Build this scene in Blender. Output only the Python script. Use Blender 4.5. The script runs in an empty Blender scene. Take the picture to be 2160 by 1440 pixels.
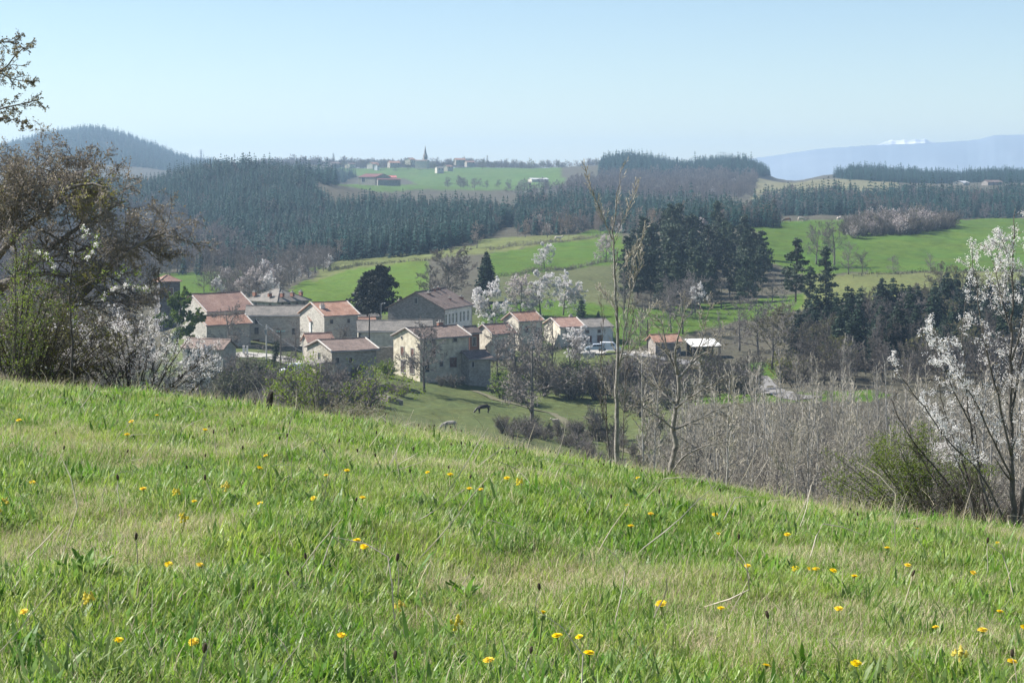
import bpy, math, random
import numpy as np
from mathutils import Vector, Matrix

# ------------------------------------------------------------------ scene, camera, light
S = bpy.context.scene
COL = S.collection
F = 4031.0            # focal length in photograph pixels (2160 wide)
HOR = 380.0           # photograph row of the true horizon
CX = 1080.0
R = math.radians

cam_d = bpy.data.cameras.new('camera'); cam = bpy.data.objects.new('camera', cam_d); COL.objects.link(cam)
cam.location = (0, 0, 0); cam.rotation_euler = (R(90), 0, 0)
cam_d.sensor_fit = 'HORIZONTAL'; cam_d.sensor_width = 36.0
cam_d.lens = 36.0 * F / 2160.0
cam_d.shift_y = -(720.0 - HOR) / 2160.0
cam_d.clip_start = 0.1; cam_d.clip_end = 40000
S.camera = cam

SUN_EL, SUN_AZ = 44.0, -75.0      # elevation; azimuth from the view direction (+Y), negative = left
sx = math.cos(R(SUN_EL)) * math.sin(R(SUN_AZ)); sy = math.cos(R(SUN_EL)) * math.cos(R(SUN_AZ)); sz = math.sin(R(SUN_EL))
W = bpy.data.worlds.new('World'); S.world = W; W.use_nodes = True
wn = W.node_tree; wn.nodes.clear()
wo = wn.nodes.new('ShaderNodeOutputWorld'); wb = wn.nodes.new('ShaderNodeBackground'); ws = wn.nodes.new('ShaderNodeTexSky')
ws.sky_type = 'NISHITA'; ws.sun_disc = False
ws.sun_elevation = R(SUN_EL); ws.sun_rotation = R(SUN_AZ)
ws.altitude = 800; ws.air_density = 1.0; ws.dust_density = 0.0; ws.ozone_density = 2.2
wb.inputs[1].default_value = 0.066
wn.links.new(ws.outputs[0], wb.inputs[0]); wn.links.new(wb.outputs[0], wo.inputs[0])
sd = bpy.data.lights.new('sun', 'SUN'); so = bpy.data.objects.new('sun', sd); COL.objects.link(so)
sd.energy = 5.0; sd.angle = R(0.53); sd.color = (1.0, 0.96, 0.90)
so.rotation_euler = Vector((sx, sy, sz)).to_track_quat('Z', 'Y').to_euler()
so.location = (-60, 40, 60)

S.view_settings.view_transform = 'Standard'; S.view_settings.look = 'None'
S.view_settings.gamma = 1.0; S.view_settings.use_curve_mapping = False
S.view_settings.exposure = 1.08
S.render.engine = 'CYCLES'
cy = S.cycles
cy.max_bounces = 5; cy.diffuse_bounces = 2; cy.glossy_bounces = 2; cy.transmission_bounces = 3; cy.transparent_max_bounces = 6
cy.volume_bounces = 0; cy.use_denoising = True
cy.use_adaptive_sampling = True; cy.adaptive_threshold = 0.02
cy.sample_clamp_indirect = 6.0
S.render.use_persistent_data = False

# ------------------------------------------------------------------ helpers
def tag(o, label=None, cat=None, group=None, kind=None):
    if label: o['label'] = label
    if cat: o['category'] = cat
    if group: o['group'] = group
    if kind: o['kind'] = kind
    return o

class MB:
    """collects vertices and faces of ONE mesh"""
    def __init__(s): s.v = []; s.f = []; s.m = []
    def n(s): return len(s.v)
    def face(s, pts, m=0):
        b = len(s.v); s.v.extend([tuple(p) for p in pts]); s.f.append(tuple(range(b, b + len(pts)))); s.m.append(m)
    def box(s, x0, x1, y0, y1, z0, z1, m=0):
        b = len(s.v)
        s.v += [(x0,y0,z0),(x1,y0,z0),(x1,y1,z0),(x0,y1,z0),(x0,y0,z1),(x1,y0,z1),(x1,y1,z1),(x0,y1,z1)]
        for q in ((3,2,1,0),(4,5,6,7),(0,1,5,4),(1,2,6,5),(2,3,7,6),(3,0,4,7)):
            s.f.append(tuple(b+i for i in q)); s.m.append(m)
    def prism(s, poly, axis, a0, a1, m=0):
        """poly: list of 2-D points; axis 0 -> (y,z) polygon swept along x, 1 -> (x,z) along y, 2 -> (x,y) along z"""
        def P(q, a):
            return {0:(a,q[0],q[1]), 1:(q[0],a,q[1]), 2:(q[0],q[1],a)}[axis]
        b = len(s.v); k = len(poly)
        s.v += [P(q,a0) for q in poly] + [P(q,a1) for q in poly]
        s.f.append(tuple(b+i for i in range(k))[::-1]); s.m.append(m)
        s.f.append(tuple(b+k+i for i in range(k))); s.m.append(m)
        for i in range(k):
            j = (i+1) % k
            s.f.append((b+i, b+j, b+k+j, b+k+i)); s.m.append(m)
    def tube(s, pts, rad, sides=5, m=0, cap=True):
        b = len(s.v); n = len(pts)
        pts = [Vector(p) for p in pts]
        up = Vector((0.31, 0.17, 0.93))
        for i in range(n):
            d = (pts[min(i+1, n-1)] - pts[max(i-1, 0)])
            d = d.normalized() if d.length > 1e-9 else Vector((0,0,1))
            a = d.cross(up)
            if a.length < 0.15: a = d.cross(Vector((1,0,0)))
            a.normalize(); c = d.cross(a)
            for k in range(sides):
                t = 2*math.pi*k/sides
                s.v.append(tuple(pts[i] + (a*math.cos(t) + c*math.sin(t))*rad[i]))
        for i in range(n-1):
            for k in range(sides):
                j = (k+1) % sides
                s.f.append((b+i*sides+k, b+i*sides+j, b+(i+1)*sides+j, b+(i+1)*sides+k)); s.m.append(m)
        if cap:
            s.f.append(tuple(b+k for k in range(sides))[::-1]); s.m.append(m)
            s.f.append(tuple(b+(n-1)*sides+k for k in range(sides))); s.m.append(m)
    def lathe(s, prof, sides=12, m=0, c=(0,0,0)):
        """prof: list of (r,z)"""
        b = len(s.v); n = len(prof)
        for r, z in prof:
            for k in range(sides):
                t = 2*math.pi*k/sides
                s.v.append((c[0]+r*math.cos(t), c[1]+r*math.sin(t), c[2]+z))
        for i in range(n-1):
            for k in range(sides):
                j = (k+1) % sides
                s.f.append((b+i*sides+k, b+i*sides+j, b+(i+1)*sides+j, b+(i+1)*sides+k)); s.m.append(m)
        s.f.append(tuple(b+k for k in range(sides))[::-1]); s.m.append(m)
        s.f.append(tuple(b+(n-1)*sides+k for k in range(sides))); s.m.append(m)
    def sliver(s, p, d, L, w, rng, m=0):
        """thin three-sided twig"""
        d = Vector(d); p = Vector(p)
        a = d.cross(Vector((rng.uniform(-1,1), rng.uniform(-1,1), rng.uniform(-1,1))))
        if a.length < 1e-4: a = Vector((1,0,0))
        a.normalize(); c = d.cross(a).normalized()
        b = len(s.v); e = p + d*L
        s.v += [tuple(p+a*w), tuple(p-a*w*0.5+c*w*0.87), tuple(p-a*w*0.5-c*w*0.87), tuple(e)]
        s.f += [(b,b+1,b+3),(b+1,b+2,b+3),(b+2,b,b+3)]; s.m += [m]*3
        return e
    def leaf(s, p, sz, rng, m=0, tri=False, asp=1.0):
        a = Vector((rng.gauss(0,1), rng.gauss(0,1), rng.gauss(0,1))).normalized()
        c = a.cross(Vector((rng.gauss(0,1), rng.gauss(0,1), rng.gauss(0,1))))
        if c.length < 1e-4: return
        c.normalize(); p = Vector(p); b = len(s.v)
        if tri:
            s.v += [tuple(p - a*sz*.5 - c*sz*.4*asp), tuple(p - a*sz*.5 + c*sz*.4*asp), tuple(p + a*sz*.6)]
            s.f.append((b,b+1,b+2)); s.m.append(m)
        else:
            s.v += [tuple(p - a*sz*.5), tuple(p + c*sz*.32*asp), tuple(p + a*sz*.5), tuple(p - c*sz*.32*asp)]
            s.f.append((b,b+1,b+2,b+3)); s.m.append(m)
    def mesh(s, name, mats, smooth=False):
        me = bpy.data.meshes.new(name)
        me.from_pydata(s.v, [], s.f)
        for mt in (mats if isinstance(mats, (list, tuple)) else [mats]): me.materials.append(mt)
        if isinstance(mats, (list, tuple)) and len(mats) > 1: me.polygons.foreach_set('material_index', s.m)
        if smooth: me.polygons.foreach_set('use_smooth', [True]*len(s.f))
        me.update(); return me
    def build(s, name, mats, parent=None, smooth=False):
        o = bpy.data.objects.new(name, s.mesh(name, mats, smooth)); COL.objects.link(o)
        if parent is not None: o.parent = parent
        return o

def empty(name, loc, rz=0.0, sc=1.0):
    o = bpy.data.objects.new(name, None); COL.objects.link(o)
    o.location = loc; o.rotation_euler = (0,0,rz); o.scale = (sc,sc,sc) if not isinstance(sc, tuple) else sc
    o.empty_display_size = 0.2
    return o
def link_mesh(name, me, loc=(0,0,0), rz=0.0, sc=1.0, parent=None):
    o = bpy.data.objects.new(name, me); COL.objects.link(o)
    o.location = loc; o.rotation_euler = (0,0,rz); o.scale = (sc,sc,sc) if not isinstance(sc, tuple) else sc
    if parent is not None: o.parent = parent
    return o
def copy_tree(o, parent=None):
    c = o.copy(); COL.objects.link(c)
    if parent is not None: c.parent = parent
    for ch in list(o.children): copy_tree(ch, c)
    return c

# ------------------------------------------------------------------ materials
def _nt(name):
    m = bpy.data.materials.new(name); m.use_nodes = True
    nt = m.node_tree; nt.nodes.clear()
    return m, nt, nt.nodes.new('ShaderNodeOutputMaterial')
def _noise(nt, scale, detail=4, coord='Object', rough=0.6, w=None):
    tc = nt.nodes.new('ShaderNodeTexCoord'); n = nt.nodes.new('ShaderNodeTexNoise')
    n.inputs['Scale'].default_value = scale; n.inputs['Detail'].default_value = detail; n.inputs['Roughness'].default_value = rough
    if coord == 'World':
        g = nt.nodes.new('ShaderNodeNewGeometry'); nt.links.new(g.outputs['Position'], n.inputs['Vector'])
    else: nt.links.new(tc.outputs[coord], n.inputs['Vector'])
    return n
def _ramp(nt, fac, stops):
    r = nt.nodes.new('ShaderNodeValToRGB'); e = r.color_ramp.elements
    while len(e) < len(stops): e.new(0.5)
    for i, (p, c) in enumerate(stops): e[i].position = p; e[i].color = (*c, 1)
    nt.links.new(fac, r.inputs[0]); return r
def _rand_hsv(nt, col, hue=0.0, sat=0.0, val=0.25):
    """per-object random shift of a colour"""
    oi = nt.nodes.new('ShaderNodeObjectInfo'); h = nt.nodes.new('ShaderNodeHueSaturation')
    def mr(lo, hi, out=oi.outputs['Random']):
        m = nt.nodes.new('ShaderNodeMapRange'); m.inputs[3].default_value = lo; m.inputs[4].default_value = hi
        nt.links.new(out, m.inputs[0]); return m.outputs[0]
    wh = nt.nodes.new('ShaderNodeTexWhiteNoise'); wh.noise_dimensions = '1D'; nt.links.new(oi.outputs['Random'], wh.inputs['W'])
    nt.links.new(mr(1-val, 1+val), h.inputs['Value'])
    if hue: nt.links.new(mr(0.5-hue, 0.5+hue, wh.outputs['Value']), h.inputs['Hue'])
    if sat: nt.links.new(mr(1-sat, 1+sat, wh.outputs['Value']), h.inputs['Saturation'])
    nt.links.new(col, h.inputs['Color']); return h.outputs['Color']
def solid(name, c1, c2=None, scale=3.0, rough=0.8, bump=0.0, bscale=None, spec=0.3, rnd=0.0, coord='Object', lo=0.35, hi=0.65):
    m, nt, out = _nt(name); b = nt.nodes.new('ShaderNodeBsdfPrincipled')
    b.inputs['Roughness'].default_value = rough; b.inputs['Specular IOR Level'].default_value = spec
    n = _noise(nt, scale, 6, coord)
    col = _ramp(nt, n.outputs['Fac'], [(lo, c1), (hi, c2 or c1)]).outputs[0]
    if rnd: col = _rand_hsv(nt, col, 0.0, 0.1, rnd)
    nt.links.new(col, b.inputs['Base Color'])
    if bump:
        n2 = _noise(nt, bscale or scale*4, 6, coord); bp = nt.nodes.new('ShaderNodeBump')
        bp.inputs['Strength'].default_value = bump; bp.inputs['Distance'].default_value = 0.1
        nt.links.new(n2.outputs['Fac'], bp.inputs['Height']); nt.links.new(bp.outputs[0], b.inputs['Normal'])
    nt.links.new(b.outputs[0], out.inputs[0]); return m
def leafy(name, c1, c2, scale=0.6, trans=0.35, hue=0.01, sat=0.1, val=0.25, coord='Object', rough=0.6, tcol=None, lo=0.35, hi=0.65, spec=0.25, detail=3):
    """diffuse + translucent leaf, twig or petal surface"""
    m, nt, out = _nt(name); b = nt.nodes.new('ShaderNodeBsdfPrincipled'); t = nt.nodes.new('ShaderNodeBsdfTranslucent'); mx = nt.nodes.new('ShaderNodeMixShader')
    b.inputs['Roughness'].default_value = rough; b.inputs['Specular IOR Level'].default_value = spec
    n = _noise(nt, scale, detail, coord)
    col = _rand_hsv(nt, _ramp(nt, n.outputs['Fac'], [(lo, c1), (hi, c2)]).outputs[0], hue, sat, val)
    nt.links.new(col, b.inputs['Base Color'])
    if tcol:
        mm = nt.nodes.new('ShaderNodeMixRGB'); mm.blend_type = 'MULTIPLY'; mm.inputs[0].default_value = 1; mm.inputs[2].default_value = (*tcol, 1)
        nt.links.new(col, mm.inputs[1]); nt.links.new(mm.outputs[0], t.inputs[0])
    else: nt.links.new(col, t.inputs[0])
    mx.inputs[0].default_value = trans
    nt.links.new(b.outputs[0], mx.inputs[1]); nt.links.new(t.outputs[0], mx.inputs[2]); nt.links.new(mx.outputs[0], out.inputs[0]); return m
def roof_mat(name, stops, row=4.2, rnd=0.0):
    """canal tile roof: rows of half-round tiles as relief, patchy fired-clay colours"""
    m, nt, out = _nt(name); b = nt.nodes.new('ShaderNodeBsdfPrincipled'); b.inputs['Roughness'].default_value = 0.85
    b.inputs['Specular IOR Level'].default_value = 0.2
    n = _noise(nt, 0.6, 8, 'Object', 0.75); n3 = _noise(nt, 5.0, 2)
    mix = nt.nodes.new('ShaderNodeMath'); mix.operation = 'MULTIPLY_ADD'; mix.inputs[1].default_value = 0.45
    nt.links.new(n3.outputs['Fac'], mix.inputs[0]); 
    sc = nt.nodes.new('ShaderNodeMath'); sc.operation = 'MULTIPLY'; sc.inputs[1].default_value = 0.55
    nt.links.new(n.outputs['Fac'], sc.inputs[0]); nt.links.new(sc.outputs[0], mix.inputs[2])
    nt.links.new(_ramp(nt, mix.outputs[0], stops).outputs[0], b.inputs['Base Color'])
    tc = nt.nodes.new('ShaderNodeTexCoord'); w = nt.nodes.new('ShaderNodeTexWave'); w.inputs['Scale'].default_value = row/ (2*math.pi) * 2.2
    w.inputs['Distortion'].default_value = 0.6; w.bands_direction = 'X'
    nt.links.new(tc.outputs['Object'], w.inputs['Vector'])
    bp = nt.nodes.new('ShaderNodeBump'); bp.inputs['Strength'].default_value = 0.6; bp.inputs['Distance'].default_value = 0.08
    nt.links.new(w.outputs['Fac'], bp.inputs['Height']); nt.links.new(bp.outputs[0], b.inputs['Normal'])
    nt.links.new(b.outputs[0], out.inputs[0]); return m
def stone_mat(name, c1, c2, c3, scale=2.6, bump=0.5):
    """rubble wall: cells of different stone with mortar between"""
    m, nt, out = _nt(name); b = nt.nodes.new('ShaderNodeBsdfPrincipled'); b.inputs['Roughness'].default_value = 0.9
    b.inputs['Specular IOR Level'].default_value = 0.15
    tc = nt.nodes.new('ShaderNodeTexCoord'); v = nt.nodes.new('ShaderNodeTexVoronoi'); v.inputs['Scale'].default_value = scale
    mp = nt.nodes.new('ShaderNodeMapping'); mp.inputs['Scale'].default_value = (1, 1, 1.7)
    nt.links.new(tc.outputs['Object'], mp.inputs[0]); nt.links.new(mp.outputs[0], v.inputs['Vector'])
    sp = nt.nodes.new('ShaderNodeSeparateColor'); nt.links.new(v.outputs['Color'], sp.inputs[0])
    n = _noise(nt, 0.35, 5); ad = nt.nodes.new('ShaderNodeMath'); ad.operation = 'MULTIPLY_ADD'; ad.inputs[1].default_value = 0.45
    nt.links.new(sp.outputs[0], ad.inputs[0])
    hf = nt.nodes.new('ShaderNodeMath'); hf.operation = 'MULTIPLY'; hf.inputs[1].default_value = 0.6
    nt.links.new(n.outputs['Fac'], hf.inputs[0]); nt.links.new(hf.outputs[0], ad.inputs[2])
    nt.links.new(_ramp(nt, ad.outputs[0], [(0.15, c1), (0.5, c2), (0.85, c3)]).outputs[0], b.inputs['Base Color'])
    bp = nt.nodes.new('ShaderNodeBump'); bp.inputs['Strength'].default_value = bump; bp.inputs['Distance'].default_value = 0.06; bp.invert = True
    nt.links.new(v.outputs['Distance'], bp.inputs['Height']); nt.links.new(bp.outputs[0], b.inputs['Normal'])
    nt.links.new(b.outputs[0], out.inputs[0]); return m

M = {}
M['bark_dark'] = solid('bark_dark', (.045,.038,.032), (.10,.088,.075), 6, .9, .5, rnd=.2)
M['bark_pale'] = solid('bark_pale', (.25,.235,.205), (.43,.405,.365), 7, .85, .4, rnd=.15)
M['bark_ash'] = solid('bark_ash', (.15,.137,.117), (.34,.315,.28), 9, .85, .5, rnd=.1)
M['bark_grey'] = solid('bark_grey', (.10,.09,.08), (.19,.17,.15), 5, .9, .4, rnd=.2)
M['bark_pine'] = solid('bark_pine', (.07,.05,.038), (.13,.09,.065), 4, .9, .4)
M['twig'] = leafy('twig_grey_brown', (.18,.155,.138), (.28,.248,.222), .5, .2, .012, .15, .28)
M['twig_tan'] = leafy('twig_tan', (.24,.19,.15), (.33,.26,.21), .5, .15, .012, .2, .25)
M['twig_pale'] = leafy('twig_pale_grey', (.38,.34,.265), (.54,.49,.39), .5, .25, .005, .1, .25)
M['twig_mid'] = leafy('twig_dull_brown', (.085,.074,.062), (.15,.132,.112), .5, .15, .012, .15, .25)
M['twig_dark'] = leafy('twig_dark', (.055,.047,.04), (.10,.085,.07), .8, .1, .01, .1, .2)
M['needle'] = leafy('spruce_needles', (.011,.042,.034), (.027,.074,.057), .35, .3, .012, .15, .35)
M['needle_mid'] = leafy('fir_needles', (.010,.024,.014), (.030,.052,.026), .6, .12, .008, .1, .2)
M['needle_pine'] = leafy('pine_needles', (.024,.042,.024), (.070,.092,.050), .5, .15, .012, .1, .25)
M['cedar'] = leafy('cedar_needles', (.008,.012,.008), (.028,.036,.022), .7, .1, .005, .1, .15)
M['blossom'] = leafy('white_blossom', (.72,.68,.66), (.88,.86,.84), .8, .45, .004, .1, .08)
M['blossom_far'] = leafy('pinkish_white_blossom', (.50,.43,.41), (.74,.68,.65), .5, .4, .006, .2, .12)
M['leaf_spring'] = leafy('spring_leaves', (.13,.18,.03), (.22,.28,.055), 1.5, .5, .01, .1, .15)
M['leaf_green'] = leafy('fresh_green_leaves', (.10,.15,.028), (.19,.25,.05), .7, .4, .01, .1, .15)
M['leaf_olive'] = leafy('olive_buds', (.10,.10,.035), (.19,.18,.07), .7, .35, .012, .15, .2)
M['leaf_catkin'] = leafy('rusty_catkins', (.15,.13,.08), (.24,.205,.13), .8, .35, .012, .2, .2)
M['leaf_yellow'] = leafy('yellow_green_catkins', (.24,.24,.05), (.36,.36,.09), 1.0, .4, .01, .1, .15)
M['ivy'] = leafy('ivy_leaves', (.012,.022,.010), (.03,.05,.02), 1.5, .15, .01, .1, .15)
M['shrub'] = leafy('shrub_leaves', (.055,.068,.028), (.11,.125,.05), .9, .3, .015, .15, .2)
M['grass'] = leafy('grass_blades', (.172,.292,.045), (.30,.392,.095), .9, .5, .016, .15, .25, 'World', .45, (1.0,1.0,.7), spec=.4)
M['grass_dry'] = leafy('dry_grass', (.44,.37,.22), (.60,.52,.34), .8, .35, .01, .15, .2, 'World')
M['stalk'] = leafy('dead_stalks', (.40,.34,.24), (.62,.56,.45), 3, .15, .01, .2, .25)
M['herb'] = leafy('broad_leaves', (.10,.20,.035), (.19,.30,.07), .7, .45, .012, .15, .25, 'World', .45, spec=.25)
M['seedhead'] = solid('dark_seed_heads', (.05,.035,.02), (.10,.07,.04), 8)
M['petal'] = leafy('dandelion_petals', (.84,.58,.008), (.88,.68,.02), 8, .3, .005, .05, .08)
M['petal_pale'] = leafy('cowslip_petals', (.80,.66,.07), (.85,.74,.16), 8, .35, .005, .05, .06)
M['stem'] = solid('flower_stem', (.15,.20,.05), (.24,.26,.10), 6)
M['redroof'] = roof_mat('red_canal_tiles', [(.36,(.15,.10,.08)),(.46,(.27,.165,.13)),(.55,(.34,.22,.17)),(.66,(.40,.31,.25))])
M['orangeroof'] = roof_mat('orange_canal_tiles', [(.36,(.19,.115,.085)),(.46,(.35,.19,.13)),(.55,(.42,.25,.175)),(.66,(.45,.35,.28))])
M['brownroof'] = roof_mat('brown_weathered_tiles', [(.36,(.09,.075,.065)),(.5,(.20,.15,.125)),(.64,(.29,.22,.185))])
M['greyroof'] = roof_mat('grey_lichened_tiles', [(.36,(.10,.095,.085)),(.5,(.19,.175,.155)),(.64,(.28,.25,.215))])
M['darkredroof'] = solid('dark_red_sheet_roof', (.14,.06,.055), (.19,.085,.075), .5, .6)
M['pinkroof'] = solid('pinkish_red_roof', (.42,.13,.12), (.50,.18,.16), .5, .7)
M['verge'] = solid('pale_mortar_verge', (.50,.47,.42), (.62,.58,.52), 3)
M['cream'] = solid('cream_render', (.38,.33,.24), (.62,.56,.43), 1.1, .9, .2, 6)
M['ivory'] = solid('ivory_render', (.40,.36,.29), (.64,.59,.49), 1.1, .9, .2, 6)
M['white'] = solid('white_render', (.50,.50,.48), (.74,.73,.70), .9, .9, .1, 6)
M['grey_render'] = solid('grey_render', (.24,.23,.205), (.42,.40,.36), .9, .9, .2, 6)
M['stone'] = stone_mat('grey_brown_stone', (.15,.135,.12), (.24,.215,.19), (.34,.31,.27))
M['stone_warm'] = stone_mat('warm_stone', (.19,.17,.14), (.31,.28,.235), (.44,.405,.345))
M['stone_pale'] = stone_mat('pale_rubble_stone', (.27,.25,.22), (.40,.37,.32), (.52,.49,.43))
M['stone_dark'] = stone_mat('dark_basalt', (.06,.058,.06), (.11,.105,.105), (.17,.16,.155))
M['brick'] = solid('chimney_brick', (.22,.10,.07), (.32,.16,.11), 5, .9, .4)
M['glass'] = solid('window_glass', (.02,.025,.03), (.035,.04,.05), 2, .12, spec=.6)
M['shutter'] = solid('brown_shutter', (.10,.05,.035), (.15,.08,.055), 4, .7)
M['surround'] = solid('stone_surround', (.30,.28,.25), (.42,.39,.34), 4, .9)
M['frame'] = solid('white_frame', (.62,.62,.60), (.72,.72,.70), 4, .6)
M['door_dark'] = solid('dark_wood_door', (.05,.04,.035), (.09,.07,.06), 4, .8)
M['wood'] = solid('weathered_wood', (.10,.085,.07), (.19,.165,.14), 12, .9, .5)
M['wood_dark'] = solid('dark_rotten_wood', (.03,.025,.02), (.075,.062,.05), 14, .95, .6)
M['concrete'] = solid('pale_concrete', (.36,.35,.33), (.50,.48,.45), 2, .9, .2)
M['sheet'] = solid('pale_corrugated_sheet', (.42,.42,.41), (.62,.61,.58), 1.2, .6)
M['metal'] = solid('grey_metal', (.22,.23,.24), (.30,.31,.32), 3, .5)
M['insul'] = solid('green_glass_insulator', (.10,.30,.26), (.20,.42,.36), 8, .2, spec=.6)
M['paint_white'] = solid('white_car_paint', (.72,.73,.74), (.78,.78,.78), 2, .25, spec=.5)
M['paint_silver'] = solid('silver_blue_paint', (.42,.47,.52), (.48,.53,.58), 2, .3, spec=.6)
M['rubber'] = solid('tyre_rubber', (.02,.02,.02), (.03,.03,.03), 6, .8)
M['lamp'] = solid('car_lamp_lens', (.55,.55,.55), (.65,.65,.65), 6, .2)
M['red_lamp'] = solid('red_lamp_lens', (.35,.02,.02), (.45,.03,.03), 6, .3)
M['asphalt'] = solid('worn_lane', (.15,.145,.14), (.22,.21,.20), .6, .9, .3, 8, coord='World')
M['gravel'] = solid('pale_gravel_yard', (.30,.28,.25), (.42,.40,.36), 1.5, .95, .3, 10, coord='World')
M['cow_white'] = solid('pale_cow_hide', (.50,.40,.32), (.66,.58,.50), 1.3, .8)
M['cow_red'] = solid('red_brown_hide', (.24,.12,.07), (.34,.19,.12), 1.3, .8)
M['horse'] = solid('dark_bay_hide', (.018,.014,.012), (.035,.027,.022), 2, .5)
M['wool'] = solid('pale_grey_hide', (.20,.19,.17), (.30,.28,.26), 3, .9)
M['snow'] = solid('snow', (.28,.31,.36), (.72,.71,.72), .006, .8, lo=.42, hi=.60)  # snow and rock mix, greyed so that fading through far air is in the colour
M['range'] = solid('wooded_range_haze_tint', (.17,.21,.25), (.24,.28,.32), .0012, .9, coord='World')  # distance haze painted in: base colour lightened and blued beyond the air volume
# ------------------------------------------------------------------ terrain
PX = [-700, 0, 100, 200, 300, 400, 600, 850, 1080, 1300, 1500, 1750, 2000, 2300, 2900]
CREST = {-700:(760,34), 0:(812,30), 100:(820,29.5), 200:(829,29), 300:(837,28.5), 400:(846,28), 600:(872,27), 850:(912,26), 1080:(955,25), 1300:(998,24), 1500:(1036,22.5), 1750:(1086,21), 2000:(1116,20), 2300:(1148,20), 2900:(1200,20)}
FAR = {
 -700: [(60,850),(120,900),(250,880),(340,800),(400,750),(560,610),(700,590),(850,560),(1200,440),(1800,395),(2600,372),(3400,350),(4500,370),(5200,420),(8300,440)],
 0:   [(60,850),(120,920),(250,900),(340,810),(400,760),(480,660),(560,612),(650,580),(750,560),(900,520),(1200,430),(1800,395),(2600,372),(3100,335),(3500,322),(4500,340),(5200,420),(8300,440)],
 100: [(60,870),(120,935),(250,915),(310,810),(390,755),(460,650),(530,600),(600,582),(680,572),(780,555),(900,520),(1150,430),(1500,385),(1900,390),(2500,368),(3000,328),(3500,288),(3900,288),(4500,330),(5200,420),(8300,440)],
 200: [(60,870),(120,935),(250,915),(310,810),(390,755),(460,650),(530,600),(600,582),(680,572),(780,555),(900,520),(1150,430),(1500,385),(1900,390),(2500,368),(3000,318),(3500,271),(3900,271),(4500,330),(5200,420),(8300,440)],
 300: [(60,870),(120,935),(250,915),(310,810),(390,755),(460,650),(530,600),(600,582),(680,572),(780,555),(900,520),(1150,430),(1500,385),(1900,390),(2500,368),(3000,338),(3500,304),(3900,304),(4500,330),(5200,420),(8300,440)],
 400: [(60,895),(120,950),(220,930),(270,850),(300,805),(360,748),(400,695),(440,635),(500,608),(560,590),(640,574),(720,562),(800,545),(900,510),(1100,430),(1300,366),(1450,372),(1700,400),(2400,375),(3000,366),(3500,346),(4200,355),(5200,420),(8300,440)],
 600: [(60,912),(140,940),(210,905),(250,865),(280,825),(310,800),(335,782),(365,745),(400,712),(440,645),(500,615),(560,598),(640,580),(720,562),(780,545),(900,505),(1100,425),(1300,362),(1400,362),(1600,395),(2000,375),(2400,350),(2700,352),(3400,362),(4200,390),(5200,430),(8300,440)],
 850: [(60,965),(150,975),(240,912),(280,880),(305,845),(322,812),(345,790),(372,762),(400,738),(440,655),(480,625),(540,592),(600,568),(660,545),(720,530),(780,515),(900,478),(1050,440),(1150,438),(1350,425),(1500,405),(1620,385),(1800,395),(2100,378),(2380,352),(2600,356),(3400,385),(5200,430),(8300,440)],
 1080:[(60,1005),(150,1000),(230,945),(275,905),(300,880),(330,835),(365,790),(400,738),(430,688),(470,645),(520,600),(560,576),(620,550),(700,518),(760,503),(850,482),(1000,455),(1150,430),(1300,436),(1600,405),(2000,380),(2300,352),(2600,356),(3400,390),(5200,430),(8300,440)],
 1300:[(60,1060),(140,1080),(210,1040),(260,965),(295,915),(330,860),(370,790),(396,742),(430,695),(470,645),(520,603),(600,560),(660,528),(720,505),(800,490),(950,465),(1150,440),(1400,418),(1700,398),(1950,372),(2100,345),(2300,345),(2700,370),(3400,400),(5200,430),(8300,440)],
 1500:[(60,1110),(130,1100),(190,1040),(240,970),(290,890),(340,820),(370,780),(396,748),(430,700),(480,662),(530,638),(580,575),(650,505),(720,472),(770,470),(850,486),(950,480),(1100,452),(1400,420),(1700,398),(1900,380),(2050,350),(2300,350),(2700,375),(3400,400),(5200,430),(8300,440)],
 1750:[(60,1150),(130,1110),(190,1020),(240,930),(285,845),(310,826),(340,808),(380,760),(430,700),(480,652),(520,615),(560,590),(620,560),(720,502),(800,468),(850,458),(930,470),(1050,448),(1250,428),(1450,412),(1600,400),(1700,380),(1760,375),(1900,382),(2100,372),(2300,372),(2700,395),(5200,430),(8300,440)],
 2000:[(50,1180),(130,1130),(200,1030),(260,910),(300,848),(340,812),(400,742),(450,690),(500,630),(540,598),(580,578),(640,552),(740,505),(840,475),(920,462),(1000,476),(1150,450),(1400,420),(1650,392),(1850,388),(2050,374),(2300,374),(2700,395),(5200,430),(8300,440)],
 2300:[(50,1210),(130,1150),(200,1040),(260,915),(300,850),(340,815),(400,745),(450,690),(500,630),(540,598),(580,578),(640,552),(740,505),(840,475),(920,462),(1000,470),(1150,435),(1400,415),(1650,392),(1850,385),(2050,372),(2300,374),(2700,395),(5200,430),(8300,440)],
 2900:[(50,1260),(130,1180),(200,1060),(260,930),(300,860),(400,750),(500,640),(580,580),(740,510),(920,465),(1150,440),(1650,395),(2050,376),(2700,395),(5200,430),(8300,440)],
}
D0, D1, ND = 2.0, 8300.0, 660
LD = np.linspace(math.log(D0), math.log(D1), ND); DD = np.exp(LD)
GX = np.arange(-900, 3101, 20.0); NG = len(GX)
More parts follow.
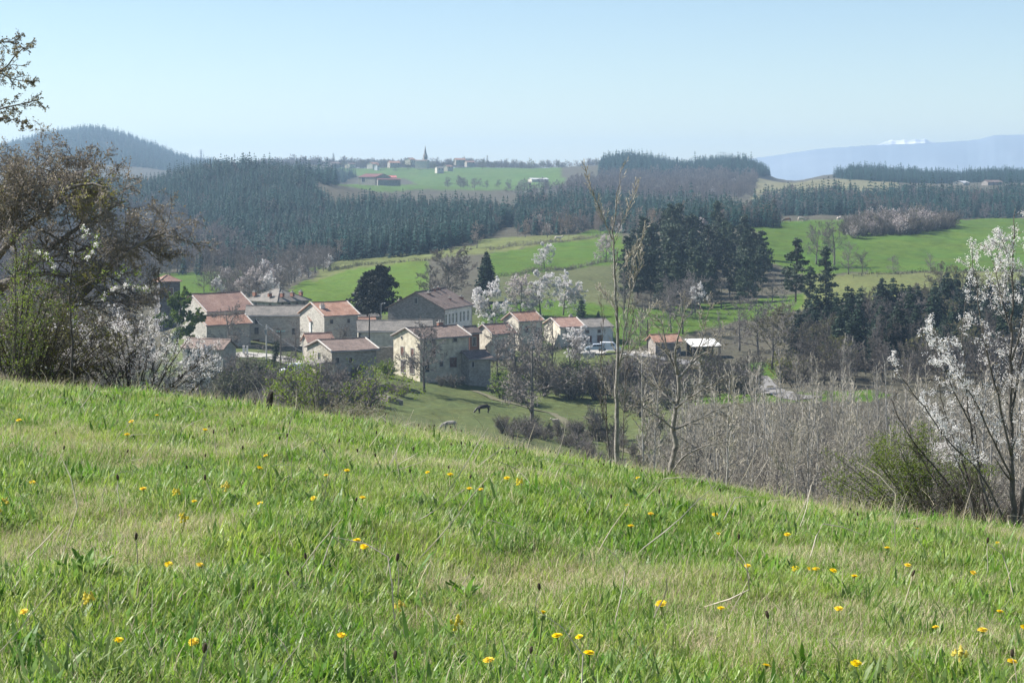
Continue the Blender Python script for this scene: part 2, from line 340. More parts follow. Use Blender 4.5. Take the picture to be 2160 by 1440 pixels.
def _col(px):
    yc, dc = CREST[px]; dropc = (yc - HOR) / F * dc
    d = []; y = []
    for t in np.linspace(0, 1, 26):
        dd = D0 + (dc - D0) * t
        s = max(0.0, (dd - 4.5) / (dc - 4.5))
        dr = 1.56 + (dropc - 1.56) * s ** 1.28 - (0.0 if dd > 4.5 else 0.03 * (4.5 - dd))
        d.append(dd); y.append(HOR + F * dr / dd)
    d.append(dc * 1.25); y.append(yc + 12); d.append(dc*1.6); y.append(yc + 30)
    for a, b in FAR[px]:
        if a > dc * 1.8: d.append(a); y.append(b)
    return np.interp(LD, np.log(d), y)
_cols = np.array([_col(p) for p in PX])                      # 12 x ND
def _cubic_cols():
    out = np.empty((NG, ND))
    for j in range(ND): out[:, j] = np.interp(GX, PX, _cols[:, j])
    return out
ROW = _cubic_cols()
def _smooth(a, k, axis):
    ker = np.exp(-0.5 * (np.arange(-3*k, 3*k+1) / k) ** 2); ker /= ker.sum()
    pad = [(0,0),(0,0)]; pad[axis] = (3*k, 3*k)
    ap = np.pad(a, pad, mode='edge')
    return np.apply_along_axis(lambda v: np.convolve(v, ker, 'valid'), axis, ap)
ROW = _smooth(ROW, 2, 0)
for p0, sp, d0, sd_, dr in [(1450,38,2150,.10,13),(1665,40,2150,.10,22),(1560,40,2150,.10,-4),(1340,45,2150,.10,-4),(1990,45,2150,.10,9),(1800,60,2150,.10,-5),(2160,70,2150,.1,3),(760,60,2380,.05,3),(640,50,2380,.05,-5),(1180,60,2350,.05,4)]:
    ROW = ROW + dr*np.exp(-.5*((GX-p0)/sp)**2)[:, None]*np.exp(-.5*((LD-math.log(d0))/sd_)**2)[None, :]
# work on heights while smoothing along the depth, so that near ground stays true
Z = -(ROW - HOR) / F * DD[None, :]
Z = _smooth(Z, 3, 1)
def row_at(px, D):
    gi = np.clip((np.asarray(px, float) - GX[0]) / 20.0, 0, NG - 1.001); gj = np.clip((np.log(np.maximum(D, D0)) - LD[0]) / (LD[1] - LD[0]), 0, ND - 1.001)
    i = gi.astype(int); j = gj.astype(int); a = gi - i; b = gj - j
    z = (Z[i,j]*(1-a)+Z[i+1,j]*a)*(1-b) + (Z[i,j+1]*(1-a)+Z[i+1,j+1]*a)*b
    return HOR - z * F / np.maximum(D, D0)
_rs = np.random.RandomState(3)
_nt2 = _rs.rand(256, 256)
def vnoise(x, y):
    xi = np.floor(x).astype(int); yi = np.floor(y).astype(int); a = x - xi; b = y - yi
    a = a*a*(3-2*a); b = b*b*(3-2*b); g = lambda i, j: _nt2[i % 256, j % 256]
    return (g(xi,yi)*(1-a)+g(xi+1,yi)*a)*(1-b) + (g(xi,yi+1)*(1-a)+g(xi+1,yi+1)*a)*b
def fbm(x, y, o=4):
    s = 0; w = 0
    for k in range(o): s = s + vnoise(x*2**k + 17*k, y*2**k + 5*k) * .5**k; w += .5**k
    return s / w

def relief(x, y):
    return ((fbm(x*.9, y*.9, 4) - .5) * .23 * np.clip((70-y)/20, 0, 1) + (fbm(x*.12, y*.12, 4) - .5) * np.clip((y-45)*.02, 0, 1.6)
            + (fbm(x*.02, y*.02, 4) - .5) * 5 * np.clip((y-550)/300, 0, 1))
def gz_np(x, y):
    x = np.asarray(x, float); y = np.asarray(y, float); ye = np.maximum(y, 2.5)
    px = CX + F * x / ye
    return -(row_at(px, ye) - HOR) / F * ye + relief(x, ye)
def gz(x, y): return float(gz_np(np.array([x]), np.array([y]))[0])
def ground(px, D):
    x = (px - CX) / F * D
    return Vector((x, D, gz(x, D)))
def at(px, row, D): return Vector(((px - CX) / F * D, D, -(row - HOR) / F * D))
def depth_of(px, row, lo, hi, h=0.0):
    """distance at which the ground (or a point h above it) is seen at this row"""
    d = np.exp(np.linspace(math.log(lo), math.log(hi), 400)); r = row_at(np.full(400, float(px)), d) - F * h / d
    k = int(np.argmin(np.abs(r - row))); return float(d[k])
def inpoly(x, y, poly):
    x = np.asarray(x, float); y = np.asarray(y, float); c = np.zeros(x.shape, bool); n = len(poly)
    for i in range(n):
        x0, y0 = poly[i]; x1, y1 = poly[(i+1) % n]
        if y0 == y1: continue
        t = ((y0 > y) != (y1 > y)) & (x < (x1-x0)*(y-y0)/(y1-y0) + x0); c ^= t
    return c
GREEN = (.072,.125,.016); GREEN2 = (.086,.142,.018); PALEG = (.130,.145,.050); OLIVE = (.098,.108,.048); FLOOR = (.080,.074,.052)
PASTURE = (.085,.104,.036); TAN = (.165,.155,.085); BROWN = (.14,.115,.08); FARG = (.080,.135,.030)
FIELDS = [   # polygon in (px,row), distances, colour
 ([(330,615),(330,578),(420,572),(700,565),(560,585),(480,600),(430,640)], 470, 700, GREEN),
 ([(520,640),(590,622),(640,594),(720,572),(860,550),(905,549),(905,600),(900,660),(700,670),(540,680)], 415, 700, GREEN2),
 ([(655,600),(690,548),(780,540),(900,528),(1010,518),(1010,505),(1290,478),(1310,500),(1160,514),(1040,532),(905,548),(860,551),(720,573)], 560, 800, PALEG),
 ([(1010,580),(1035,534),(1160,514),(1310,498),(1330,550),(1160,572),(1050,584)], 480, 760, GREEN),
 ([(1000,620),(1050,584),(1160,572),(1330,550),(1340,650),(1180,632),(1040,640)], 430, 620, OLIVE),
 ([(1000,690),(1040,640),(1180,632),(1340,650),(1500,640),(1700,620),(1700,652),(1560,676),(1330,735),(1000,735)], 400, 560, GREEN),
 ([(1600,490),(1560,478),(1700,455),(2700,450),(2700,574),(2160,570),(1800,574),(1700,580),(1600,545)], 545, 965, GREEN),
 ([(1690,655),(1700,583),(1800,576),(2160,572),(2700,575),(2700,610),(2160,612),(1760,640)], 480, 600, PALEG),
 ([(1580,420),(1595,372),(1700,365),(1900,370),(1890,404),(1720,410),(1650,425)], 1300, 1900, TAN),
 ([(690,402),(700,378),(860,380),(930,395),(800,405)], 1400, 1750, FARG),
 ([(760,372),(700,352),(860,345),(1180,345),(1190,388),(1100,402),(900,400),(860,378)], 1500, 2480, FARG),
 ([(2060,450),(2090,436),(2400,420),(2400,450)], 1000, 1280, GREEN),
 ([(1200,502),(1250,482),(1310,470),(1310,500)], 760, 900, GREEN),
 ([(1400,842),(1550,828),(1840,822),(1880,832),(1840,846),(1400,850)], 270, 330, GREEN),
 ([(1560,790),(1580,765),(1640,765),(1650,800)], 340, 400, GREEN),
 ([(380,820),(480,745),(640,742),(800,790),(640,840),(420,850)], 260, 372, PASTURE),
]
# ---- mesh, split by distance into named pieces of the setting
TX = np.concatenate([np.arange(-900, -100, 40.0), np.arange(-100, 2261, 8.0), np.arange(2290, 3101, 40.0)]); NT = len(TX)
def ground_mat(name, scale, amp, spots=0.0):
    m, nt, out = _nt(name); b = nt.nodes.new('ShaderNodeBsdfPrincipled'); b.inputs['Roughness'].default_value = .95; b.inputs['Specular IOR Level'].default_value = .1
    a = nt.nodes.new('ShaderNodeVertexColor'); a.layer_name = 'cover'
    n = _noise(nt, scale, 8, 'World', .7); h = nt.nodes.new('ShaderNodeHueSaturation')
    mr = nt.nodes.new('ShaderNodeMapRange'); mr.inputs[1].default_value = .3; mr.inputs[2].default_value = .7; mr.inputs[3].default_value = 1-amp; mr.inputs[4].default_value = 1+amp
    nt.links.new(n.outputs['Fac'], mr.inputs[0]); nt.links.new(mr.outputs[0], h.inputs['Value']); nt.links.new(a.outputs['Color'], h.inputs['Color'])
    n2 = _noise(nt, scale*.23, 5, 'World'); mr2 = nt.nodes.new('ShaderNodeMapRange'); mr2.inputs[1].default_value=.35; mr2.inputs[2].default_value=.65; mr2.inputs[3].default_value=.485; mr2.inputs[4].default_value=.512
    nt.links.new(n2.outputs['Fac'], mr2.inputs[0]); nt.links.new(mr2.outputs[0], h.inputs['Hue'])
    nt.links.new(h.outputs[0], b.inputs['Base Color'])
    bp = nt.nodes.new('ShaderNodeBump'); bp.inputs['Strength'].default_value = .6; bp.inputs['Distance'].default_value = .35/scale*.4
    n3 = _noise(nt, scale*3, 6, 'World', .7); nt.links.new(n3.outputs['Fac'], bp.inputs['Height']); nt.links.new(bp.outputs[0], b.inputs['Normal'])
    nt.links.new(b.outputs[0], out.inputs[0]); return m
def terrain(name, d_lo, d_hi, nd, mat):
    ds = np.exp(np.linspace(math.log(d_lo), math.log(d_hi), nd))
    P, Dm = np.meshgrid(TX, ds, indexing='ij')
    # wider fan close to the camera
    Pw = CX + (P - CX) * (1 + 2.2*np.exp(-Dm/9.0))
    X = (Pw - CX) / F * Dm; Zm = gz_np(X, Dm); row = HOR - Zm*F/Dm
    colr = np.empty(P.shape + (3,)); nz = fbm(X/45.0, Dm/45.0, 5)
    wob = (fbm(X/30+9, Dm/30, 3) - .5)
    colr[:] = FLOOR
    near = (Dm < 345 + 115*np.clip((1330-P)/60, 0, 1)*np.clip((P-330)/60, 0, 1)) & (P < 1450)
    t = np.clip((nz - .40) * 5, 0, 1)[..., None]
    colr = np.where(near[..., None], np.array(PASTURE)*(1-t) + np.array(OLIVE)*t, colr)
    colr = np.where((Dm < 60)[..., None], np.array((.17,.18,.075)), colr)
    for poly, lo, hi, c in FIELDS:
        k = inpoly(P + wob*6, row + wob*5, poly) & (Dm > lo) & (Dm < hi)
        cc = np.array(c)[None, None] * (0.9 + .25*(fbm(X/22, Dm/60, 4)-.4))[..., None]
        colr = np.where(k[..., None], cc, colr)
    n0, n1 = P.shape
    V = np.stack([X, Dm, Zm], -1).reshape(-1, 3)
    if d_lo < 10:   # carry the meadow behind the camera
        ext = []
        for yb in (-14.0, -4.0, 0.0, 1.6):
            xx = (Pw[:, 0]-CX)/F*d_lo * (1 + (d_lo-yb)*.9); ext.append(np.stack([xx, np.full(n0, yb), Zm[:, 0] + .0*xx], -1))
        V3 = np.concatenate([np.stack(ext, 1), np.stack([X, Dm, Zm], -1)], 1); n1 += 4
        colr = np.concatenate([np.repeat(colr[:, :1], 4, 1), colr], 1); V = V3.reshape(-1, 3)
    i, j = np.meshgrid(np.arange(n0-1), np.arange(n1-1), indexing='ij')
    q = np.stack([i*n1+j, (i+1)*n1+j, (i+1)*n1+j+1, i*n1+j+1], -1).reshape(-1, 4)
    me = bpy.data.meshes.new(name); me.vertices.add(len(V)); me.vertices.foreach_set('co', V.ravel())
    me.loops.add(q.size); me.loops.foreach_set('vertex_index', q.ravel().astype(np.int32))
    me.polygons.add(len(q)); me.polygons.foreach_set('loop_start', np.arange(0, q.size, 4, dtype=np.int32)); me.polygons.foreach_set('loop_total', np.full(len(q), 4, np.int32))
    me.polygons.foreach_set('use_smooth', np.ones(len(q), bool)); me.update(); me.validate()
    ca = me.color_attributes.new('cover', 'FLOAT_COLOR', 'POINT')
    ca.data.foreach_set('color', np.concatenate([colr.reshape(-1,3), np.ones((len(V),1))], 1).ravel())
    me.materials.append(mat); o = bpy.data.objects.new(name, me); COL.objects.link(o)
    return o
tag(terrain('meadow', 3.0, 50.0, 150, ground_mat('meadow_soil', 6.0, .35)), 'sloping spring meadow in front, falling away to the right', kind='structure')
tag(terrain('valley_ground', 50.0, 620.0, 260, ground_mat('valley_turf', .9, .45)), 'pasture slopes and valley floor around the village', kind='structure')
tag(terrain('hills', 620.0, 8300.0, 240, ground_mat('hill_turf', .2, .34)), 'wooded and farmed hills beyond the village', kind='structure')

def ridge(name, prof, D_front, D_top, D_back, base_row, mat, jag=0, seed=1, zbot=-230):
    rng = random.Random(seed); xs = np.arange(prof[0][0], prof[-1][0]+1, 2.5 if jag > .5 else 6.0)
    ys = np.interp(xs, [p[0] for p in prof], [p[1] for p in prof]) + np.array([rng.gauss(0, jag) for _ in xs])
    b = MB(); n = len(xs); ts = [0, .2, .4, .6, .8, 1.0]
    for i in range(n):
        for k, t in enumerate(ts):
            d = D_front + (D_top - D_front)*t; r = base_row + (ys[i]-base_row)*(t**.8)
            nz = (float(fbm(np.array([xs[i]/90.0]), np.array([t*2.0]), 3)[0])-.5)*(t*(1-t))*110 if t < 1 else 0
            p = at(xs[i], r, d); b.v.append((p.x, p.y, p.z + nz))
        p = at(xs[i], base_row, D_back); b.v.append(tuple(p))
    K = len(ts)+1
    for i in range(n-1):
        for k in range(K-1): b.f.append((i*K+k, (i+1)*K+k, (i+1)*K+k+1, i*K+k+1)); b.m.append(0)
    return b.build(name, mat, None, True)
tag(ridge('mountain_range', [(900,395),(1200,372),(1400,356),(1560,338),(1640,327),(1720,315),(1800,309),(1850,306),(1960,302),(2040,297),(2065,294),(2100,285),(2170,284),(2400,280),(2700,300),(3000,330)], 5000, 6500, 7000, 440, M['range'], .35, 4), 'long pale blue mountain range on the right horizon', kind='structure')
tag(ridge('snowy_mountain', [(1815,312),(1850,306),(1866,300),(1878,295),(1890,297),(1905,294),(1918,297),(1930,294),(1942,295),(1952,293),(1962,299),(1985,306),(2000,312)], 7050, 7500, 7900, 330, M['snow'], .55, 9), 'snow covered peaks showing behind the blue range', kind='structure')

# ---- air
b = MB(); b.box(-7000, 7000, -40, 8500, -240, 172)
hz, nt, out = _nt('haze_air'); pv = nt.nodes.new('ShaderNodeVolumePrincipled')
pv.inputs['Color'].default_value = (.53, .75, 1.0, 1); pv.inputs['Density'].default_value = 0.000145; pv.inputs['Anisotropy'].default_value = 0.25
nt.links.new(pv.outputs[0], out.inputs['Volume'])
tag(b.build('haze', hz), 'thin blue haze filling the valley air', kind='stuff')
# ------------------------------------------------------------------ plant prototypes
UP = Vector((0,0,1))
def perturb(d, ang, rng):
    a = d.orthogonal().normalized(); a.rotate(Matrix.Rotation(rng.uniform(0, 2*math.pi), 3, d))
    v = d.copy(); v.rotate(Matrix.Rotation(ang, 3, a)); return v
def limb(p, d, L, n, wob, trop, rng):
    pts = [p.copy()]; d = d.normalized()
    for i in range(n):
        d = (d + Vector((rng.gauss(0,wob), rng.gauss(0,wob), rng.gauss(0,wob))) + UP*trop).normalized()
        pts.append(pts[-1] + d*(L/n))
    return pts
def along(pts, t):
    k = t*(len(pts)-1); i = min(int(k), len(pts)-2); f = k-i
    return pts[i].lerp(pts[i+1], f), (pts[i+1]-pts[i]).normalized()
def grow(BT, BC, pts, r0, r1, lvl, cfg, rng, tips, L):
    """BT: wood, BC: fine crown twigs. cfg[lvl] describes the children of a limb of this level"""
    n = len(pts); rad = [r0 + (r1-r0)*(i/(n-1))**.8 for i in range(n)]
    BT.tube(pts, rad, 6 if lvl == 0 else (4 if lvl == 1 else 3))
    if lvl >= len(cfg): return
    c = cfg[lvl]
    for k in range(c['n']):
        t = c['t0'] + (1-c['t0'])*((k+rng.random())/c['n'])
        p, d = along(pts, min(t, .999)); ang = R(rng.uniform(*c['ang']))
        dd = perturb(d, ang, rng)
        if c.get('flat'): dd.z *= c['flat']; dd.normalize()
        l = L*c['len']*(1 - c.get('taper', .5)*t)*rng.uniform(.7, 1.2)
        if c.get('twig'):
            e = BC.sliver(p, (dd+UP*c.get('trop',0)).normalized(), l, c['w']*rng.uniform(.7,1.2), rng); tips.append((p, e))
        else:
            q = limb(p, dd, l, c.get('seg', 3), c.get('wob', .12), c.get('trop', .05), rng)
            rr = (r0 + (r1-r0)*t)*c.get('rr', .55)
            grow(BT, BC, q, rr, max(rr*.25, c.get('rmin', .01)), lvl+1, cfg, rng, tips, l)
def bare_tree(seed, H=10.0, kind='round', tw=.022, dens=1.0, base=.22):
    rng = random.Random(seed); BT, BC, tips = MB(), MB(), []
    D = lambda n: max(1, int(n*dens))
    if kind == 'round':
        cfg = [dict(n=15, t0=base, ang=(38,82), len=.68, rr=.45, seg=5, wob=.13, trop=.045, taper=.5),
               dict(n=8, t0=.15, ang=(25,65), len=.5, rr=.5, seg=3, wob=.15, trop=.05, rmin=.012),
               dict(n=D(5), t0=.15, ang=(20,65), len=.55, rr=.6, seg=2, wob=.2, trop=.03, rmin=.01),
               dict(n=D(5), t0=.0, ang=(15,60), len=.55, twig=True, w=tw, trop=.1)]
    elif kind == 'tall':
        cfg = [dict(n=16, t0=.25, ang=(20,45), len=.32, rr=.4, seg=4, wob=.1, trop=.16, taper=.6),
               dict(n=7, t0=.1, ang=(20,45), len=.45, rr=.5, seg=2, wob=.15, trop=.1, rmin=.012),
               dict(n=D(7), t0=.1, ang=(15,50), len=.5, twig=True, w=tw, trop=.2)]
    elif kind == 'pole':
        cfg = [dict(n=34, t0=.12, ang=(18,55), len=.20, rr=.4, seg=3, wob=.12, trop=.15, taper=.6),
               dict(n=D(8), t0=.05, ang=(15,50), len=.5, twig=True, w=tw, trop=.2)]
    elif kind == 'fan':
        cfg = [dict(n=17, t0=.12, ang=(14,66), len=1.05, rr=.5, seg=5, wob=.09, trop=.03, taper=.3),
               dict(n=9, t0=.12, ang=(18,45), len=.4, rr=.5, seg=3, wob=.13, trop=.06, rmin=.012),
               dict(n=D(4), t0=.1, ang=(15,50), len=.5, rr=.6, seg=2, wob=.15, trop=.05, rmin=.01),
               dict(n=D(4), t0=.0, ang=(15,60), len=.6, twig=True, w=tw, trop=.15)]
    hh = H*(.45 if kind == 'fan' else (.72 if kind == 'round' else .93))
    pts = limb(Vector((0,0,-.4)), UP, hh+.4, 7, .05 if kind != 'pole' else .03, .12, rng)
    r = H*(.020 if kind in ('round','fan') else (.012 if kind == 'tall' else .0092))
    grow(BT, BC, pts, r, r*.25, 0, cfg, rng, tips, hh)
    k = H/max(v[2] for v in BT.v+BC.v)
    BT.v = [(x*k,y*k,z*k) for x,y,z in BT.v]; BC.v = [(x*k,y*k,z*k) for x,y,z in BC.v]; tips = [(a*k,b_*k) for a, b_ in tips]
    return BT, BC, tips
def spruce_mb(seed, H=14.0, Rm=2.4, tiers=11, per=8, trunk=True, fine=False):
    rng = random.Random(seed); B = MB()
    if trunk: B.tube([(0,0,-.6),(0,0,H*.5),(0,0,H*.97)], [H*.014, H*.009, .02], 5, 1)
    z0 = H*rng.uniform(.05,.14)
    for i in range(tiers):
        t = (i+rng.uniform(-.3,.3))/tiers; t = max(0, t)
        z = z0 + (H-z0)*t
        for k in range(per):
            r = Rm*(1-t)**.78*rng.uniform(.7,1.15) + .22
            a = 2*math.pi*(k+rng.uniform(-.35,.35))/per + i*1.3
            w = max(.22, r*rng.uniform(.34,.5)); dr = rng.uniform(.12,.42)*r
            c, s = math.cos(a), math.sin(a); up = rng.uniform(.1,.5)*H/tiers
            p0 = (0,0,z+up); p1 = (c*r*.55 - s*w*.5, s*r*.55 + c*w*.5, z - dr*.35); p2 = (c*r, s*r, z-dr); p3 = (c*r*.55 + s*w*.5, s*r*.55 - c*w*.5, z - dr*.35)
            b = len(B.v); B.v += [p0,p1,p2,p3]; B.f += [(b,b+1,b+2),(b,b+2,b+3)]; B.m += [0,0]
            if fine:
                for _ in range(3):
                    f = rng.uniform(.4,1.0); a2 = a + rng.uniform(-.3,.3)
                    B.leaf((math.cos(a2)*r*f, math.sin(a2)*r*f, z-dr*f*f-.05), rng.uniform(.5,.9)*min(1,.3+r*.4), rng, 0, True)
    B.v.append((0,0,H)); tip = len(B.v)-1
    for k in range(4):
        a = k*1.57; B.v += [(math.cos(a)*.22, math.sin(a)*.22, H-1.3)]
    for k in range(4): B.f.append((tip, tip+1+k, tip+1+(k+1)%4)); B.m.append(0)
    return B
def pine_parts(seed, H=18.0, Rm=3.4, clumps=34, leafs=46, low=.18, lsz=.75):
    rng = random.Random(seed); BT, BC = MB(), MB()
    pts = limb(Vector((0,0,-.6)), UP, H*.95, 8, .035, .2, rng)
    rad = [H*.016*(1-.85*i/8) for i in range(9)]; BT.tube(pts, rad, 6)
    for i in range(clumps):
        t = low + (1-low)*((i+rng.random())/clumps)
        p, d = along(pts, min(.999, t)); prof = (1-((t-low)/(1-low)))**.7*.85 + .15
        if t < low+.12: prof *= .75
        a = rng.uniform(0, 2*math.pi); r = Rm*prof*rng.uniform(.5,1.15)
        e = p + Vector((math.cos(a)*r, math.sin(a)*r, r*rng.uniform(-.12,.3)))
        BT.tube([p, p.lerp(e,.5)+UP*.08*r, e], [H*.004, H*.003, .02], 3)
        cr = rng.uniform(.5,.8)*(.55 + .38*prof*Rm/2.2)
        for c in range(2):
            ce = p.lerp(e, 1.0 if c == 0 else .55)
            for _ in range(leafs//2):
                q = ce + Vector((rng.gauss(0,cr*.62), rng.gauss(0,cr*.62), rng.gauss(0,cr*.32)))
                BC.leaf(q, lsz*rng.uniform(.55,1.15), rng, 0, True)
    for _ in range(40): BC.leaf(pts[-1] + Vector((rng.gauss(0,.35), rng.gauss(0,.35), rng.uniform(-1.2,.5))), lsz*.7, rng, 0, True)
    return BT, BC
def shrub_parts(seed, H=3.0, Wd=3.0, stems=14, tw=.02, leaves=500, lsz=.12, dens=1.0):
    rng = random.Random(seed); BT, BC, BL, tips = MB(), MB(), MB(), []
    cfg = [dict(n=int(9*dens), t0=.2, ang=(20,60), len=.5, rr=.5, seg=2, wob=.2, trop=.05, rmin=.008), dict(n=int(6*dens), t0=.05, ang=(15,65), len=.55, twig=True, w=tw, trop=.1)]
    for i in range(stems):
        a = rng.uniform(0, 2*math.pi); s = rng.uniform(0, .9)
        d = Vector((math.cos(a)*s*Wd/H*.8, math.sin(a)*s*Wd/H*.8, 1)).normalized(); L = H*rng.uniform(.65,1.0)
        p = Vector((math.cos(a)*s*Wd*.12, math.sin(a)*s*Wd*.12, -.25))
        grow(BT, BC, limb(p, d, L, 4, .12, .05, rng), H*.014, .01, 0, cfg, rng, tips, L)
    for _ in range(leaves):
        p, e = rng.choice(tips); BL.leaf(p.lerp(e, rng.random()) + Vector((rng.gauss(0,.05), rng.gauss(0,.05), rng.gauss(0,.05))), lsz*rng.uniform(.6,1.3), rng, 0, True)
    return BT, BC, BL

# ------------------------------------------------------------------ scattering of uncountable plants (one object each)
def scatter_stuff(name, label, protos, pos, rot, scl, seed=0):
    """pos Nx3, rot Nx3 (euler), scl N; protos: list of meshes"""
    rs = np.random.RandomState(seed); n = len(pos)
    me = bpy.data.meshes.new(name); me.vertices.add(n); me.vertices.foreach_set('co', np.asarray(pos, np.float32).ravel())
    def attr(nm, typ, key, val):
        a = me.attributes.new(nm, typ, 'POINT'); a.data.foreach_set(key, np.asarray(val).ravel())
    attr('turn', 'FLOAT_VECTOR', 'vector', np.asarray(rot, np.float32)); attr('size', 'FLOAT', 'value', np.asarray(scl, np.float32))
    attr('kind_index', 'INT', 'value', rs.randint(0, len(protos), n).astype(np.int32))
    o = bpy.data.objects.new(name, me); COL.objects.link(o)
    pc = bpy.data.collections.new(name + '_sources')
    for i, pm in enumerate(protos): pc.objects.link(bpy.data.objects.new('%s_source_%02d' % (name, i), pm))
    ng = bpy.data.node_groups.new(name, 'GeometryNodeTree')
    ng.interface.new_socket('Geometry', in_out='INPUT', socket_type='NodeSocketGeometry'); ng.interface.new_socket('Geometry', in_out='OUTPUT', socket_type='NodeSocketGeometry')
    N = ng.nodes.new; gi = N('NodeGroupInput'); go = N('NodeGroupOutput'); iop = N('GeometryNodeInstanceOnPoints'); ci = N('GeometryNodeCollectionInfo')
    ci.inputs['Collection'].default_value = pc; ci.inputs['Separate Children'].default_value = True; ci.inputs['Reset Children'].default_value = True
    def na(nm, typ):
        a = N('GeometryNodeInputNamedAttribute'); a.data_type = typ; a.inputs['Name'].default_value = nm; return a.outputs['Attribute']
    iop.inputs['Pick Instance'].default_value = True
    e2r = N('FunctionNodeEulerToRotation')
    L = ng.links.new; L(gi.outputs[0], iop.inputs['Points']); L(ci.outputs[0], iop.inputs['Instance']); L(na('kind_index','INT'), iop.inputs['Instance Index'])
    L(na('turn','FLOAT_VECTOR'), e2r.inputs[0]); L(e2r.outputs[0], iop.inputs['Rotation']); L(na('size','FLOAT'), iop.inputs['Scale']); L(iop.outputs[0], go.inputs[0])
    md = o.modifiers.new('scatter', 'NODES'); md.node_group = ng
    return tag(o, label, kind='stuff')
def sites(poly, lo, hi, spacing, rng, jitter=1.0, maxn=100000, clear=None):
    """ground positions spread evenly over the part of the terrain seen inside this picture polygon, between two distances"""
    xs = [p[0] for p in poly]; x0, x1 = min(xs), max(xs); out = []
    ds = np.arange(lo, hi, spacing)
    for d in ds:
        n = max(1, int((x1-x0)/F*d/spacing))
        px = x0 + (x1-x0)*(np.arange(n)+rng.rand(n)*jitter)/n; dd = d + (rng.rand(n)-.5)*spacing*1.2
        r = row_at(px, dd); k = inpoly(px, r, poly)
        for a, b in zip(px[k], dd[k]): out.append((a, b))
    out = np.array(out).reshape(-1, 2)
    if len(out) > maxn: out = out[rng.permutation(len(out))[:maxn]]
    x = (out[:,0]-CX)/F*out[:,1]; z = gz_np(x, out[:,1])
    return np.stack([x, out[:,1], z], -1)

SPR = [spruce_mb(i, 13.5, 2.7+.3*(i%3), 12, 8).mesh('spruce', [M['needle'], M['bark_pine']]) for i in range(6)]
SPR_LOW = [spruce_mb(40+i, 13, 2.7+.35*(i%3), 10, 8, False).mesh('spruce_low', [M['needle'], M['bark_pine']]) for i in range(5)]
BARE_FAR = {}
def bare_joint(seed, kind, mat, tw, dens, H=10.0, bark='bark_grey', base=.2):
    BT, BC, tips = bare_tree(seed, H, kind, tw, dens, base)
    B = MB(); B.v = BT.v + BC.v; k = len(BT.v); B.f = BT.f + [tuple(i+k for i in f) for f in BC.f]; B.m = [1]*len(BT.f) + [0]*len(BC.f)
    return B.mesh('bare_tree', [M[mat], M[bark]])
FARB = [bare_joint(100+i, ['round','tall','round'][i%3], 'twig', .07, 1.0) for i in range(4)]
FART = [bare_joint(120+i, ['round','tall'][i%2], 'twig_tan', .08, 1.0) for i in range(3)]
def blob_tree(seed, mat, H=10.0, n=520, lsz=.5):
    rng = random.Random(seed); BT, BC, tips = bare_tree(seed, H, 'round', .05, .5); B = MB()
    B.v = BT.v + BC.v; k = len(BT.v); B.f = BT.f + [tuple(i+k for i in f) for f in BC.f]; B.m = [1]*len(BT.f) + [2]*len(BC.f)
    for _ in range(n):
        p, e = rng.choice(tips); B.leaf(p.lerp(e, rng.random()*1.2), lsz*rng.uniform(.5,1.2), rng, 0, True)
    return B.mesh('leafing_tree', [M[mat], M['bark_grey'], M['twig']])
FARBLOS = [blob_tree(140+i, 'blossom_far', 10, 650, .42) for i in range(3)]
FAROLIVE = [blob_tree(150+i, 'leaf_olive', 10, 700, .45) for i in range(3)]

def woods(name, label, protos, poly, lo, hi, spacing, size, seed, individual=0, ind=None, sig=.18, clear=None):
    """individual trees for the nearest ones, the rest of the mass as one object"""
    rng = np.random.RandomState(seed); P = sites(poly, lo, hi, spacing, rng)
    if clear is not None: P = P[[not clear(p) for p in P]]
    n = len(P); scl = size*np.clip(1+rng.randn(n)*sig, .5, 1.6)*(.42+1.16*fbm(P[:,0]/26, P[:,1]/42, 3)); rz = rng.rand(n)*6.28
    P[:,2] -= .2
    order = np.argsort(P[:,1] - 90*scl/size)
    k = min(individual, n)
    for i in order[:k]:
        nm, lab, cat, grp = ind
        tag(link_mesh(nm, protos[rng.randint(len(protos))], tuple(P[i]), rz[i], float(scl[i])), lab, cat, grp)
    rest = order[k:]
    if len(rest):
        rot = np.zeros((len(rest),3)); rot[:,2] = rz[rest]; rot[:,0] = rng.randn(len(rest))*.02; rot[:,1] = rng.randn(len(rest))*.02
        scatter_stuff(name, label, protos, P[rest], rot, scl[rest], seed)
    return n

# ------------------------------------------------------------------ far woods
FOREST = [(-300,400),(0,385),(200,372),(300,364),(420,358),(540,358),(620,362),(662,402),(690,436),(760,446),(900,450),(1000,454),(1078,456),(1090,470),(1010,503),(900,528),(800,532),(735,545),(640,548),(560,540),(440,500),(400,470),(330,440),(200,470),(0,500),(-300,500)]
nF = woods('spruce_forest', 'dense dark spruce forest covering the hillside behind the village', SPR_LOW*3 + FARB[:1], FOREST, 690, 1360, 3.5, .68, 11)
rng_ = np.random.RandomState(12)
def indiv(poly, lo, hi, sp, protos, size, name, lab, cat, grp, seed, maxn, sig=.15, nearest=True):
    rng = np.random.RandomState(seed); P = sites(poly, lo, hi, sp, rng)
    P = P[np.argsort(P[:,1])] if nearest else P[rng.permutation(len(P))]
    out = []
    for p in P[:maxn]:
        out.append(tag(link_mesh(name, protos[rng.randint(len(protos))], (p[0],p[1],p[2]-.2), rng.rand()*6.28, float(size*np.clip(1+rng.randn()*sig,.6,1.5))), lab, cat, grp))
    return out
EDGE = [(380,560),(420,500),(560,520),(640,528),(740,525),(800,515),(900,505),(1010,485),(1090,460),(1100,490),(1010,512),(900,536),(800,540),(735,550),(640,556),(560,560)]
